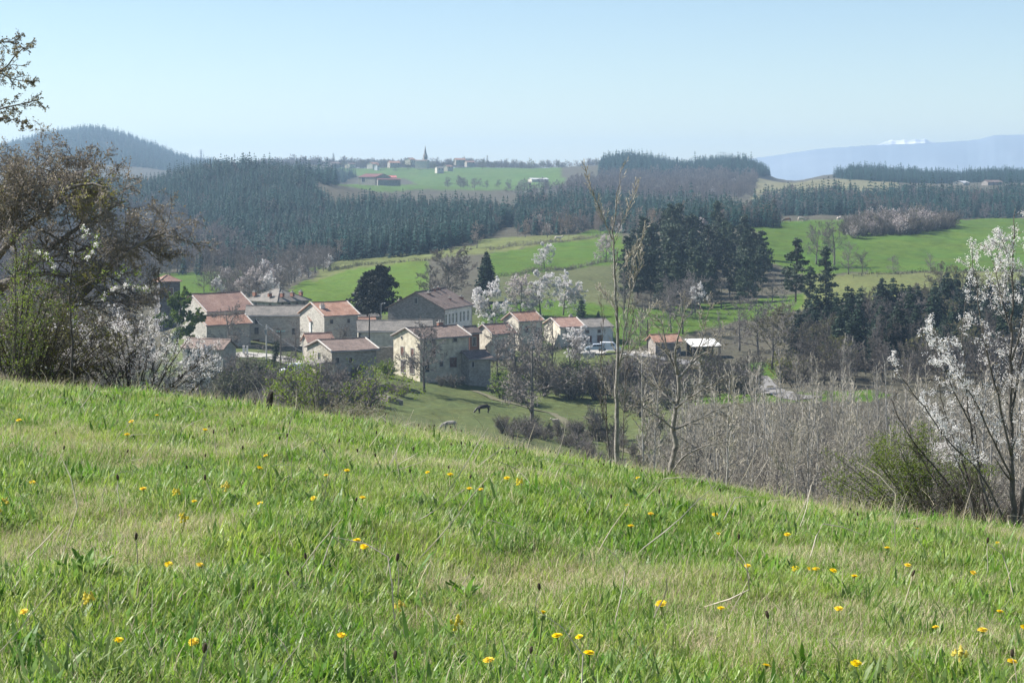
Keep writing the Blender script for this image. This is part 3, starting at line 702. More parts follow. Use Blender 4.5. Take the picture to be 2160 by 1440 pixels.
indiv(EDGE, 690, 920, 4.4, SPR, .82, 'spruce_tree', 'spruce along the lower edge of the forest above the pale fields', 'tree', 'spruces on the lower forest edge', 13, 200)
MIX = [(1088,492),(1086,445),(1220,432),(1450,440),(1560,452),(1640,472),(1460,500),(1340,500),(1250,480),(1180,494)]
woods('mixed_wood', 'dark conifer wood on the slope behind the central pasture', SPR_LOW*2 + FART[:1] + FARB[:1], MIX, 740, 1180, 4.4, .7, 14)
indiv([(1085,505),(1090,478),(1200,470),(1330,470),(1440,480),(1450,505),(1330,510),(1250,486),(1180,502)], 700, 960, 9, FART, .85, 'tan_tree', 'tan leafless tree on the edge of the dark wood above the top pasture', 'tree', 'tan trees by the dark wood', 15, 42, nearest=False)
indiv([(1085,505),(1090,470),(1200,460),(1330,460),(1440,480),(1450,505),(1330,510),(1250,484),(1180,500)], 700, 960, 15, FARBLOS, .6, 'pale_blossom_tree', 'pinkish white blossom tree among tan trees above the top pasture', 'tree', 'blossom trees above the top pasture', 16, 12, nearest=False)
# dark pine strip on the brow to the right
indiv([(1455,480),(1455,462),(1640,464),(1660,474),(1640,480)], 730, 900, 3.6, SPR, .62, 'dark_spruce', 'short dark spruce in the strip on the brow left of the right pasture', 'tree', 'spruces in the strip on the brow', 17, 90, sig=.2)
# lower left grey woods
LLW = [(-200,640),(-200,480),(200,470),(300,480),(380,480),(440,505),(560,545),(640,552),(700,552),(690,570),(560,575),(420,580),(330,585),(100,640)]
indiv(LLW, 620, 760, 6.5, FARB, .85, 'grey_tree', 'leafless grey tree in the valley wood below the spruce forest', 'tree', 'grey trees of the valley wood', 18, 230, nearest=False)
indiv(LLW, 640, 700, 22, FART, .9, 'brown_tree', 'rusty brown budding tree in the valley wood below the spruce forest', 'tree', 'brown trees of the valley wood', 19, 10, nearest=False)
indiv([(360,580),(390,560),(560,565),(600,580),(520,584)], 570, 700, 10, SPR, .5, 'young_spruce', 'young spruce at the far edge of the left field', 'tree', 'young spruces at the left field', 20, 16)
woods('valley_thicket', 'grey brown leafless wood filling the valley left below the spruce forest', FARB, [(-200,640),(-200,470),(200,440),(330,425),(400,468),(440,498),(560,545),(420,575),(330,585),(100,640)], 640, 1150, 7.5, .85, 33)
woods('left_valley_wood', 'leafless wood in the valley behind the old tree on the left', FARB, [(-200,790),(-200,560),(330,578),(318,640),(290,740),(200,790)], 380, 650, 7.0, .75, 34)
# right hills
RH_ = [(1262,420),(1270,350),(1320,342),(1400,347),(1450,356),(1500,350),(1560,345),(1620,352),(1660,368),(1600,376),(1585,420),(1450,412),(1350,415)]
woods('hilltop_spruce_wood', 'dark spruce wood crowning the hill right of centre', SPR_LOW, [(1262,372),(1270,340),(1400,340),(1450,352),(1560,340),(1630,350),(1668,372),(1600,372),(1500,366),(1400,372)], 1850, 2420, 5.5, .85, 21)
woods('grey_hill_wood', 'leafless grey wood on the slope under the hilltop spruces', FARB, [(1180,428),(1200,400),(1262,376),(1400,376),(1500,372),(1595,380),(1588,418),(1480,425),(1300,420)], 1250, 1980, 10, 1.0, 22)
indiv([(1180,425),(1300,395),(1450,390),(1580,390),(1570,420),(1300,420)], 1250, 1700, 40, FARBLOS, .8, 'pale_blossom_tree', 'whitish blossom tree dotted in the grey wood on the right hill', 'tree', 'blossom trees on the right hill', 23, 14, nearest=False)
woods('right_hill_wood', 'dark wood on the low hill at the far right', SPR_LOW, [(1758,376),(1800,366),(2160,366),(2700,368),(2700,386),(2160,386),(1950,388),(1830,384)], 1760, 2500, 5.8, .78, 24)
woods('valley_conifer_band', 'band of conifers filling the side valley on the right', SPR_LOW*2 + FARB[:2], [(1590,450),(1620,428),(1760,428),(1880,424),(2160,415),(2700,415),(2700,452),(2160,455),(1900,462),(1700,456)], 980, 1640, 5.2, .8, 25)
indiv([(1590,455),(1620,425),(1760,425),(2160,420),(2160,455),(1900,462),(1700,456)], 960, 1350, 17, FARB, 1.1, 'grey_tree', 'leafless grey tree at the foot of the conifer band on the right', 'tree', 'grey trees by the conifer band', 26, 60, nearest=False)
# left mountain and the ridge of the far village
woods('mountain_forest', 'blue hazy forest covering the rounded hill on the left', SPR_LOW, [(-200,420),(-200,300),(60,285),(190,275),(320,300),(480,350),(480,372),(300,380),(0,400)], 2700, 3900, 9.5, .95, 27)
woods('ridge_trees', 'line of leafless trees along the far ridge beside the hill village', FARB, [(480,366),(560,340),(700,336),(860,334),(1080,334),(1270,334),(1280,358),(1080,358),(860,357),(700,362),(560,364)], 2440, 2660, 9.5, 1.0, 28)
woods('left_ridge_spruces', 'spruce wood on the ridge left of the farm', SPR_LOW, [(400,366),(560,366),(690,366),(760,372),(700,392),(660,400),(560,366)], 1300, 2100, 7.5, .9, 29)
indiv([(690,335),(1270,330),(1280,358),(700,364)], 2290, 2520, 24, FAROLIVE, 1.0, 'budding_tree', 'olive budding tree between the houses of the hill village', 'tree', 'budding trees of the hill village', 30, 46, nearest=False)
indiv([(880,400),(1000,385),(1180,392),(1200,430),(1110,440),(1090,420),(960,402)], 1250, 1800, 15, FARB, .9, 'grey_tree', 'leafless grey tree below the meadow of the hill village', 'tree', 'grey trees below the hill village meadow', 31, 40, nearest=False)
# ------------------------------------------------------------------ houses
def px2m(D): return D / F
def add_window(root, face, s, z, w, h, style, L, Wd, nm='window'):
    """face A: plane y=0 (front, to the right), face B: plane x=0 (left side), C: plane x=L (right side)"""
    def T(u, dpt, zz):                        # u along the face, dpt outwards
        if face == 'A': return (u, -dpt, zz)
        if face == 'B': return (-dpt, u, zz)
        return (L + dpt, u, zz)
    def bx(B, u0, u1, d0, d1, z0, z1, m=0):
        a = T(u0, d0, z0); c = T(u1, d1, z1)
        B.box(min(a[0],c[0]), max(a[0],c[0]), min(a[1],c[1]), max(a[1],c[1]), z0, z1, m)
    u0, u1, z0, z1 = s-w/2, s+w/2, z, z+h
    B = MB(); t = .14 if style != 'plain' else .07
    sur = {'stone': M['surround'], 'plain': M['frame'], 'shut': M['surround'], 'tall': M['frame'], 'dark': M['surround'], 'open': M['surround'], 'door': M['surround'], 'round': M['surround']}[style]
    if style == 'round':
        k = 10; ring = []
        for i in range(k):
            a0, a1 = 2*math.pi*i/k, 2*math.pi*(i+1)/k; ro, ri = w/2+.12, w/2; zc = z+h/2
            q = [(s+ro*math.cos(a0), zc+ro*math.sin(a0)), (s+ro*math.cos(a1), zc+ro*math.sin(a1)), (s+ri*math.cos(a1), zc+ri*math.sin(a1)), (s+ri*math.cos(a0), zc+ri*math.sin(a0))]
            B.face([T(u,.08,zz) for u,zz in q]); B.face([T(q[0][0],.08,q[0][1]), T(q[1][0],.08,q[1][1]), T(q[1][0],-.01,q[1][1]), T(q[0][0],-.01,q[0][1])])
        wo_ = B.build(nm, sur, root); P = MB()
        P.face([T(s+w/2*math.cos(2*math.pi*i/k), .02, z+h/2+w/2*math.sin(2*math.pi*i/k)) for i in range(k)]); P.build('pane', M['glass'], wo_); return wo_
    bx(B, u0-t, u0, -.01, .07, z0, z1+t); bx(B, u1, u1+t, -.01, .07, z0, z1+t); bx(B, u0, u1, -.01, .068, z1, z1+t); bx(B, u0-t-.05, u1+t+.05, -.01, .12, z0-.13, z0)
    if style in ('stone','plain','tall','open'):
        bx(B, s-.035, s+.035, .022, .05, z0, z1)
        if h > 1.1: bx(B, u0, u1, .024, .048, z0+h*.62, z0+h*.62+.06)
    wo_ = B.build('door' if style == 'door' else nm, sur, root); P = MB(); bx(P, u0, u1, -.008, .02, z0, z1)
    P.build('door_leaf' if style == 'door' else ('closed_shutter' if style == 'shut' else 'pane'), M['door_dark'] if style == 'door' else (M['shutter'] if style == 'shut' else M['glass']), wo_)
    if style == 'open':
        for k in (-1, 1):
            Q = MB(); c = s + k*(w*.5 + t + w*.24); bx(Q, c-w*.23, c+w*.23, .004, .06, z0, z1); Q.build('shutter', M['shutter'], root)
    return wo_
def roof_part(root, L, Wd, h, rise, ridge, mat, oh=.4, hip=False, th=.16, split=None):
    if hip:
        i = min(L, Wd)/2*.98
        if L >= Wd: r0, r1 = (i, Wd/2), (L-i, Wd/2)
        else: r0, r1 = (L/2, i), (L/2, Wd-i)
        B = MB(); k = oh*rise/(min(L,Wd)/2)
        lo = [(-oh,-oh,h-k+th*.3),(L+oh,-oh,h-k+th*.3),(L+oh,Wd+oh,h-k+th*.3),(-oh,Wd+oh,h-k+th*.3)]
        bo = [(x,y,z-th) for x,y,z in lo]; t0 = (*r0, h+rise+th*.3); t1 = (*r1, h+rise+th*.3)
        if L >= Wd: B.face([lo[0],lo[1],t1,t0]); B.face([lo[1],lo[2],t1]); B.face([lo[2],lo[3],t0,t1]); B.face([lo[3],lo[0],t0])
        else: B.face([lo[0],lo[1],t0]); B.face([lo[1],lo[2],t1,t0]); B.face([lo[2],lo[3],t1]); B.face([lo[3],lo[0],t0,t1])
        for a in range(4): c = (a+1)%4; B.face([bo[a],bo[c],lo[c],lo[a]])
        B.face(bo[::-1]); o = B.build('roof', mat, root)
        C = MB()
        for p, q in ((lo[0],t0),(lo[1],t1 if L >= Wd else t0),(lo[2],t1),(lo[3],t0 if L >= Wd else t1)): C.tube([p,q],[.13,.13],5)
        if (Vector(t0)-Vector(t1)).length > .2: C.tube([t0,t1],[.14,.14],5)
        C.build('ridge_tiles', mat, o); return o
    span = Wd if ridge == 'A' else L; ln = L if ridge == 'A' else Wd
    sl = rise/(span/2); a0, a1 = -oh, ln+oh; B = MB(); ns = 8 if ln > 5 else 3; rg = random.Random(int(L*100+Wd*37+h*11))
    def pt(a, b, z): return (a, b, z) if ridge == 'A' else (b, a, z)
    zt = lambda b: h + rise - abs(b-span/2)*sl + .02
    As = [a0+(a1-a0)*i/ns for i in range(ns+1)]                      # old roofs sag between the gables
    sagr = [.0 if i in (0, ns) else -.012*ln*math.sin(math.pi*i/ns)*.7 + rg.gauss(0,.025) for i in range(ns+1)]
    sage = [.0 if i in (0, ns) else rg.gauss(0,.03) for i in range(ns+1)]
    for b0, b1 in ((-oh, span/2), (span+oh, span/2)):
        for i in range(ns):
            lo = [pt(As[i],b0,zt(b0)+sage[i]), pt(As[i+1],b0,zt(b0)+sage[i+1]), pt(As[i+1],b1,zt(b1)+sagr[i+1]), pt(As[i],b1,zt(b1)+sagr[i])]
            u = [(x,y,z+th) for x,y,z in lo]; B.face(u); B.face(lo[::-1]); B.face([lo[0],lo[1],u[1],u[0]])
            if i == 0: B.face([lo[3],lo[0],u[0],u[3]])
            if i == ns-1: B.face([lo[1],lo[2],u[2],u[1]])
    o = B.build('roof', mat, root)
    C = MB(); C.tube([pt(As[i],span/2,h+rise+th+.03+sagr[i]) for i in range(ns+1)], [.15]*(ns+1), 6); C.build('ridge_tiles', mat, o)
    return o
def chimney(parent, x, y, zt, h=1.1, w=.7, d=.55, mat='brick'):
    B = MB(); B.box(x-w/2, x+w/2, y-d/2, y+d/2, zt-1.0, zt+h); o = B.build('chimney', M[mat], parent)
    C = MB(); C.box(x-w/2-.07, x+w/2+.07, y-d/2-.07, y+d/2+.07, zt+h, zt+h+.1); C.lathe([(.13,0),(.11,.35)], 8, 0, (x-w*.2, y, zt+h+.1)); C.lathe([(.13,0),(.11,.35)], 8, 0, (x+w*.22, y, zt+h+.1)); C.build('chimney_cap', M['surround'], o); return o
def house(name, label, cat, px, D, row, th, L, Wd, h, rise, wall, roof, ridge='A', oh=.4, hip=False, wins=(), chims=(), group=None, verge=False, deep=3.0, quoin=None, gutter=True):
    p = at(px, row, D); root = empty(name, p, R(th)); tag(root, label, cat, group)
    B = MB()
    if hip: B.box(0, L, 0, Wd, -deep, h)
    elif ridge == 'A': B.prism([(0,-deep),(Wd,-deep),(Wd,h),(Wd/2,h+rise),(0,h)], 0, 0, L)
    else: B.prism([(0,-deep),(L,-deep),(L,h),(L/2,h+rise),(0,h)], 1, 0, Wd)
    wl = B.build('wall', M[wall], root)
    if quoin:
        for qx, qy in ((-.03,-.03),(L-.37,-.03),(-.03,Wd-.37)):
            Q = MB()
            for i in range(int(h/.45)): Q.box(qx, qx+.4+(.18 if i%2 else 0)*(1 if qx < 1 else 0), qy, qy+.4, i*.45+.01, i*.45+.43)
            Q.build('quoin_stones', M[quoin], wl)
    rf = roof_part(root, L, Wd, h, rise, ridge, M[roof], oh, hip)
    if verge and not hip:
        span = Wd if ridge == 'A' else L; ln = L if ridge == 'A' else Wd
        for a in (-oh-.02, ln+oh-.2):
            for b0, b1 in ((-oh, span/2), (span+oh, span/2)):
                C = MB(); z0, z1 = h - oh*rise/(span/2) + .19, h+rise+.20
                P = [(a,b0,z0),(a+.24,b0,z0),(a+.24,b1,z1),(a,b1,z1)]; P = [(x,y,z) if ridge == 'A' else (y,x,z) for x,y,z in P]; U = [(x,y,z+.09) for x,y,z in P]
                C.face(U)
                for i in range(4): C.face([P[i],P[(i+1)%4],U[(i+1)%4],U[i]])
                C.build('verge_mortar', M['verge'], rf)
    if gutter and ridge == 'A' and not hip:
        G = MB(); zz = h - oh*rise/(Wd/2); G.tube([(-oh,-oh-.06,zz),(L+oh,-oh-.06,zz)], [.07,.07], 5); G.tube([(L-.12,-.1,zz-.1),(L-.12,-.1,-.3)], [.05,.05], 5); G.build('gutter', M['metal'], root)
    for w_ in wins: add_window(root, *w_, L, Wd)
    for c in chims:
        x, y = c[0], c[1]; span, b = (Wd, y) if ridge == 'A' else (L, x)
        zt = h + rise*(1-abs(b-span/2)/(span/2)) if not hip else h + rise*.75
        chimney(rf, x, y, zt, *c[2:])
    return root

house('stone_house', 'cream gabled stone house with brown shutters standing behind the big bare tree', 'house', 886, 335, 790, 38, 10.7, 8.2, 6.3, 1.5, 'cream', 'brownroof',
      wins=[('A',7.6,5.4,.8,.9,'dark'),('A',2.9,5.3,.7,.8,'dark'),('A',2.9,3.1,.9,1.4,'shut'),('A',7.2,.9,1.5,1.7,'shut'),('A',1.5,.4,.9,1.9,'dark'),('A',4.6,1.2,.7,.8,'dark'),
            ('B',5.6,5.9,.45,.5,'round'),('B',5.4,3.0,.95,1.5,'shut'),('B',2.3,3.0,.9,1.4,'shut'),('B',5.2,0,1.2,2.1,'door'),('B',2.4,0,1.3,2.1,'door')], chims=[(7.6,4.6,.9,.95,.6)], verge=True)
house('lean_shed', 'low lean shed with grey brown roof against the right end of the cream house', 'shed', 990, 338, 786, 30, 4.3, 4.4, 2.5, 1.0, 'stone_warm', 'brownroof', wins=[('A',.7,1.0,.5,.9,'dark')])
house('tiled_barn', 'low barn with grey pink tiled roof behind the white van', 'barn', 700, 312, 800, 32, 8.2, 9.2, 4.6, 1.35, 'stone_warm', 'brownroof',
      wins=[('B',4.6,2.7,.7,1.3,'dark'),('A',1.0,2.6,.7,.9,'dark'),('A',3.4,2.6,.6,.8,'dark')], verge=True)
house('cart_shed', 'small mono roof cart shed with yellowish wall in front of the tiled barn', 'shed', 667, 303, 806, 30, 3.2, 3.8, 2.7, .35, 'cream', 'greyroof', ridge='B')
house('long_shed', 'low green grey shed with rusty tiled roof beside the white blossom thicket', 'shed', 470, 330, 756, 62, 3.8, 8.6, 1.7, 1.25, 'grey_render', 'brownroof', ridge='B', wins=[('B',7.3,.6,.7,.9,'dark')])
house('church_nave', 'long red roofed church nave next to the square tower', 'church', 437, 384, 742, 40, 11.2, 12, 8.1, 3.1, 'stone_pale', 'redroof', verge=True, wins=[('A',2.5,4,.7,2,'dark'),('A',6.5,4,.7,2,'dark')])
house('side_aisle', 'lower red roofed building in front of the church nave', 'building', 436, 372, 742, 40, 10, 5.6, 5.2, 1.5, 'stone_pale', 'orangeroof', verge=True, wins=[('A',6.5,1.6,.9,1.5,'dark')])
T_ = house('church_tower', 'square dark stone church tower with shallow red pyramid roof', 'tower', 337, 415, 740, 25, 4.5, 4.5, 15.2, 1.1, 'stone_dark', 'redroof', hip=True, oh=.35, wins=[('A',2.3,11.3,1.3,2.3,'dark'),('B',2.3,11.3,1.0,2.2,'dark')])
house('hipped_manor', 'pale manor with grey hipped roof, brick chimneys and round attic windows', 'house', 585, 425, 720, 48, 9.3, 10.4, 9.0, 2.3, 'grey_render', 'greyroof', hip=True, oh=.55, quoin='surround',
      wins=[('A',1.4,7.6,.95,.95,'round'),('A',3.4,7.6,.95,.95,'round'),('A',5.7,7.6,.95,.95,'round'),('A',7.8,7.6,.95,.95,'round'),('B',2.5,7.5,.8,.8,'stone'),('B',7.3,7.5,.8,.8,'stone'),('A',2.4,4.6,1,1.6,'plain'),('A',6.4,4.6,1,1.6,'plain')],
      chims=[(2.2,.9,-.1,.6,.9),(5.2,.9,-.1,.55,.9),(8.3,1.5,-.1,.55,.9),(.9,8.8,-.1,.55,.9),(.9,3.6,-.2,.9,.5)])
house('long_farmhouse', 'long beige farmhouse with grey tiled roof and few tall dark windows', 'house', 519, 384, 738, 4, 12.2, 8.0, 6.9, 1.6, 'stone_pale', 'greyroof', oh=.3,
      wins=[('A',2.1,5.2,.6,.9,'dark'),('A',2.1,3.2,.8,1.3,'dark'),('A',2.0,.6,1.3,1.5,'shut'),('A',6.5,3.0,.8,1.3,'dark'),('A',9.6,3.0,.8,1.3,'dark')])
house('white_house', 'narrow white rendered house wedged between the beige farmhouse and the orange roofed house', 'house', 655, 374, 738, 20, 3.6, 6.0, 5.6, 1.5, 'white', 'redroof', oh=.25, wins=[('A',1.5,3.2,.8,1.3,'dark')])
house('orange_roof_house', 'grey fronted house with broad bright orange tiled roof left of the dark cedars', 'house', 684, 370, 738, 35, 7.5, 9.8, 6.6, 2.2, 'stone_pale', 'orangeroof', verge=True,
      wins=[('A',1.6,5.0,.7,.8,'dark'),('A',5.4,5.0,.6,.8,'dark'),('A',1.0,2.4,.8,1.2,'dark'),('A',4.6,2.4,.8,1.3,'dark')], chims=[(1.0,2.6,.7,.9,.55,'verge')])
house('red_roof_shed', 'low shed with patched red tiled roof in front of the orange roofed house', 'shed', 652, 350, 748, 22, 4.6, 4.5, 2.3, 1.25, 'stone_warm', 'redroof')
house('garden_house', 'small house with faded orange roof half hidden behind the cedars', 'house', 752, 392, 722, 15, 4.0, 4.5, 3.6, 1.2, 'cream', 'orangeroof')
house('grey_roof_cottage', 'cottage with grey gable roof behind the orange roofed house', 'cottage', 762, 425, 712, 40, 5.0, 6.5, 4.6, 1.8, 'grey_render', 'greyroof')
house('long_hall', 'long low cream hall with lichened grey roof left of the cream gabled house', 'hall', 756, 362, 742, 6, 14, 7.0, 3.9, 1.7, 'ivory', 'greyroof', oh=.3, quoin='stone_dark',
      wins=[('A',1.25,.5,1.3,2.3,'tall'),('A',8.2,2.2,.9,1.1,'dark')])
SW = [('A',.9+1.95*i+(.35 if i>3 else 0)+(.35 if i>5 else 0),z,.85,2.0,'tall') for i in range(7) for z in (5.9,2.6)]
house('school_building', 'tall grey gabled building with two rows of tall narrow windows on its pale front', 'school', 937, 392, 745, 70, 15.6, 12.6, 9.1, 3.2, 'stone', 'brownroof', oh=.45,
      wins=SW+[('B',6.3,10.1,.6,1.1,'stone')], chims=[(4.0,5.2,.3,1.4,.7),(9.2,6.0,.5,.6,.6),(12.2,6.2,.5,.6,.6),(9.0,2.4,.4,.6,.6),(14.5,2.0,.6,.6,.9),(.7,10.4,.3,.6,.6)])
B = MB(); B.box(.5, 15.58, -.012, .0, -.2, 8.95)
B.build('front_render', M['white'], bpy.data.objects['school_building'])
house('red_annex', 'small reddish annex beside the tall grey gabled building', 'annex', 990, 380, 742, 40, 2.6, 3.0, 3.8, 1.0, 'brick', 'brownroof', wins=[('A',1.2,1.2,.8,1.6,'dark')])
house('pale_gable_house', 'small white gabled house with red tiled roof in front of the first blossom tree', 'house', 1038, 382, 742, 40, 6.0, 5.4, 3.6, 1.6, 'ivory', 'redroof', verge=True)
house('pink_roof_house', 'grey walled house with pinkish red roof below the row of blossom trees', 'house', 1095, 398, 742, 38, 6.2, 5.4, 6.4, 1.5, 'ivory', 'orangeroof', verge=True, wins=[('A',2,4,.8,1.2,'dark')])
house('red_roof_farmhouse', 'farmhouse with cream gable, red roof and shuttered front behind the parked cars', 'house', 1182, 402, 746, 22, 5.3, 9.0, 5.6, 1.5, 'ivory', 'redroof', verge=True,
      wins=[('A',1.4,4.5,.6,.5,'stone'),('A',3.9,4.5,.6,.5,'stone'),('A',2.5,2.4,2.2,1.3,'shut'),('A',2.3,.1,1.4,1.6,'dark'),('A',4.4,.2,.9,1.2,'dark')], chims=[(4.6,5.0,.6,.7,.6,'verge')])
house('grey_roof_farmhouse', 'farmhouse with grey roof and brown shutters joined to the red roofed farmhouse', 'house', 1231.5, 406.5, 746, 22, 6.9, 9.0, 5.55, 1.4, 'white', 'greyroof', oh=.2,
      wins=[('A',.8,4.4,.7,.6,'dark'),('A',.8,2.3,.9,1.5,'open'),('A',3.6,4.4,.6,.6,'dark'),('A',3.7,2.3,1.1,1.5,'shut'),('A',3.9,.1,.9,1.5,'dark')])
house('orange_roof_shed', 'low grey shed with bright orange roof right of the tall sapling', 'shed', 1383, 392, 748, 18, 5.6, 4.6, 2.6, 1.2, 'stone', 'orangeroof')
# open shed with corrugated sheets
p = at(1462, 752, 388); t = tag(empty('open_shed', p, R(14)), 'open wooden shed with pale corrugated roof right of the orange roofed shed', 'shed')
B = MB()
for i in range(22):
    x0 = -.5+i*.3; B.face([(x0,-.6,2.05),(x0+.15,-.6,2.13),(x0+.15,4.4,3.3),(x0,4.4,3.22)]); B.face([(x0+.15,-.6,2.13),(x0+.3,-.6,2.05),(x0+.3,4.4,3.22),(x0+.15,4.4,3.3)])
B.box(-.5,6.1,-.6,4.4,1.96,2.0) if False else None
B.build('roof', M['sheet'], t)
for x in (0,2.8,5.6):
    for y in (0,3.9):
        B = MB(); B.box(x-.09,x+.09,y-.09,y+.09,-2,2.1+.23*y); B.build('post', M['wood'], t)
B = MB(); B.box(-.1,5.8,3.95,4.05,-2,3.0); B.build('back_wall', M['wood_dark'], t)
B = MB(); B.box(-.1,5.8,-.06,.06,2.0-.18,2.0); B.build('beam', M['wood'], t)
# stone retaining walls and white gate box
def wall_line(name, label, pts, h, th, mat, down=1.5):
    B = MB(); rng = random.Random(len(label))
    for (a, b) in zip(pts[:-1], pts[1:]):
        d = (b-a); n = max(1, int(math.hypot(d.x, d.y)/1.2)); nrm = Vector((-d.y, d.x, 0)).normalized()*th/2
        for i in range(n):
            p, q = a.lerp(b, i/n), a.lerp(b, (i+1)/n); t0, t1 = h*rng.uniform(.93,1.05), h*rng.uniform(.93,1.05)
            lo = [p-nrm-UP*down, q-nrm-UP*down, q+nrm-UP*down, p+nrm-UP*down]; up = [p-nrm+UP*t0, q-nrm+UP*t1, q+nrm+UP*t1, p+nrm+UP*t0]
            B.face(up)
            for k in range(4): j = (k+1) % 4; B.face([lo[k],lo[j],up[j],up[k]])
    return tag(B.build(name, mat), label, 'wall')
wall_line('retaining_wall', 'grey stone retaining wall between the tiled barn and the long cream hall', [at(700,752,352), at(760,752,350), at(832,753,350)], 1.9, .5, M['stone'], 3)
wall_line('terrace_wall', 'low pale dry stone wall edging the lawn below the cream house', [ground(764,306), ground(790,303), ground(822,300), ground(850,300)], .9, .5, M['stone'])
wall_line('yard_wall', 'low dark stone wall with rubble in front of the beige farmhouse', [at(524,742,372), at(570,743,371), at(640,744,370)], 1.3, .5, M['stone_dark'])
t = tag(empty('gate_pillar', at(517,744,362)), 'white painted gate pillar at the yard entrance beside the long shed', 'gate')
B = MB(); B.box(-.45,-.1,-.2,.2,-1,1.25); B.box(.28,.55,-.2,.2,-1,1.15); B.build('pillar', M['white'], t)
B = MB(); B.box(-.5,-.05,-.25,.25,1.25,1.36); B.box(.23,.6,-.25,.25,1.15,1.25); B.build('cap', M['verge'], t)
B = MB()
for i in range(5): B.box(-.1+.075*i,-.07+.075*i,-.02,.02,0,.95)
B.box(-.1,.28,-.03,.03,.8,.86); B.build('gate_bars', M['white'], t)

M['earth'] = solid('bare_earth_track', (.115,.11,.06), (.165,.15,.09), .9, .95, .3, 8, coord='World')
# ------------------------------------------------------------------ lanes and yard
def lane(name, label, pts, w, mat):
    """strip laid on the terrain; pts in (px, D)"""
    P = [ground(a, d) for a, d in pts]; V = MB(); fine = []
    for a, b in zip(P[:-1], P[1:]):
        n = max(2, int((b-a).length/1.5))
        for i in range(n): fine.append(a.lerp(b, i/n))
    fine.append(P[-1]); L_, R_ = [], []
    for i, p in enumerate(fine):
        d = fine[min(i+1,len(fine)-1)] - fine[max(i-1,0)]; nrm = Vector((-d.y,d.x,0)).normalized()*w/2
        for s_, A in ((1,L_),(-1,R_)):
            q = p + nrm*s_; A.append((q.x, q.y, gz(q.x, q.y) + .12))
    for i in range(len(fine)-1): V.face([R_[i],R_[i+1],L_[i+1],L_[i]])
    return tag(V.build(name, mat), label, kind='structure')
lane('lane', 'grey lane curving past the trees on the right', [(1330,392),(1430,385),(1500,376),(1560,366),(1600,352),(1618,338),(1628,325),(1660,312),(1720,300)], 3.6, M['asphalt'])
lane('village_road', 'pale village road in front of the beige farmhouse', [(380,345),(450,350),(520,362),(580,360),(640,346),(690,340)], 4.5, M['gravel'])
lane('farm_track', 'bare earth track running down the slope right of the cream house', [(1000,330),(1080,318),(1160,312),(1240,290),(1330,262),(1420,240)], 1.6, M['earth'])
lane('yard', 'pale yard where the cars are parked', [(1210,398),(1260,397),(1320,395),(1370,392)], 7, M['gravel'])
# ------------------------------------------------------------------ vehicles
def vehicle(name, label, cat, px, D, rz, L, Wd, prof, glass, paint, row=None, side=None):
    """prof: side outline (x forward, z); glass: (x0,x1 bottom, x0,x1 top, z0, z1) panes"""
    p = ground(px, D) if row is None else at(px, row, D); p.z += .12
    t = tag(empty(name, p, R(rz)), label, cat)
    B = MB(); k = len(prof); b = 0
    for y, s_ in ((-Wd/2, .90), (-Wd/2+.12, 1.0), (Wd/2-.12, 1.0), (Wd/2, .90)):
        for x, z in prof: zz = z if z < .9 else .9 + (z-.9)*(s_ if s_ < 1 else 1); B.v.append((x*(.985 if s_ < 1 else 1), y*(1 if z < .95 else .90), zz))
    for r in range(3):
        for i in range(k): j = (i+1) % k; B.f.append((r*k+i, r*k+j, (r+1)*k+j, (r+1)*k+i)); B.m.append(0)
    B.f.append(tuple(range(k))); B.f.append(tuple(3*k+i for i in range(k))[::-1]); B.m += [0,0]
    B.build('body', M[paint], t)
    for (x0,x1,x2,x3,z0,z1) in glass:
        for s_ in (-1, 1):
            y0, y1 = s_*(Wd/2*.97+.012), s_*(Wd/2*.90+.012); G = MB(); G.face([(x0,y0,z0),(x1,y0,z0),(x2,y1,z1),(x3,y1,z1)]); G.face([(x0,y0-s_*.05,z0),(x3,y1-s_*.05,z1),(x2,y1-s_*.05,z1),(x1,y0-s_*.05,z0)]); G.build('side_window', M['glass'], t)
    top = [q for q in prof if q[1] > .9]
    def slope(pa, pb, nm, inset):
        n = Vector((pb[1]-pa[1], 0, pa[0]-pb[0])).normalized(); n = -n if n.z < 0 else n
        G = MB(); a, c = Vector((pa[0],0,pa[1])).lerp(Vector((pb[0],0,pb[1])), .1), Vector((pa[0],0,pa[1])).lerp(Vector((pb[0],0,pb[1])), .88); a += n*.015; c += n*.015
        G.face([(a.x,-Wd/2*.85,a.z),(a.x,Wd/2*.85,a.z),(c.x,Wd/2*.78,c.z),(c.x,-Wd/2*.78,c.z)]); G.build(nm, M['glass'], t)
    slope(side[0], side[1], 'windscreen', 0); slope(side[2], side[3], 'rear_window', 0)
    wx = L*.31
    for x in (-wx, wx):
        for s_ in (-1, 1):
            G = MB(); G.lathe([(.20,-.1),(.31,-.1),(.32,0),(.31,.1),(.20,.1)], 14); w = G.build('wheel', M['rubber'], t); w.rotation_euler = (R(90),0,0); w.location = (x, s_*(Wd/2-.08), .32)
            G = MB(); G.lathe([(.02,-.105),(.2,-.11),(.2,.11),(.02,.105)], 10); G.build('rim', M['metal'], w)
    for s_ in (-1, 1):
        G = MB(); G.box(L/2-.03, L/2+.012, s_*Wd*.36-.16, s_*Wd*.36+.16, .62, .78); G.build('headlight', M['lamp'], t)
        G = MB(); G.box(-L/2-.012, -L/2+.03, s_*Wd*.42-.08, s_*Wd*.42+.08, .7, .95); G.build('tail_light', M['red_lamp'], t)
    return t
VAN = [(-2.1,.25),(-2.1,1.0),(-2.02,1.8),(-1.8,1.88),(.45,1.84),(.75,1.78),(1.45,1.05),(2.0,.86),(2.12,.6),(2.12,.25)]
VANG = [(.0,.95,.55,.05,1.1,1.62)]
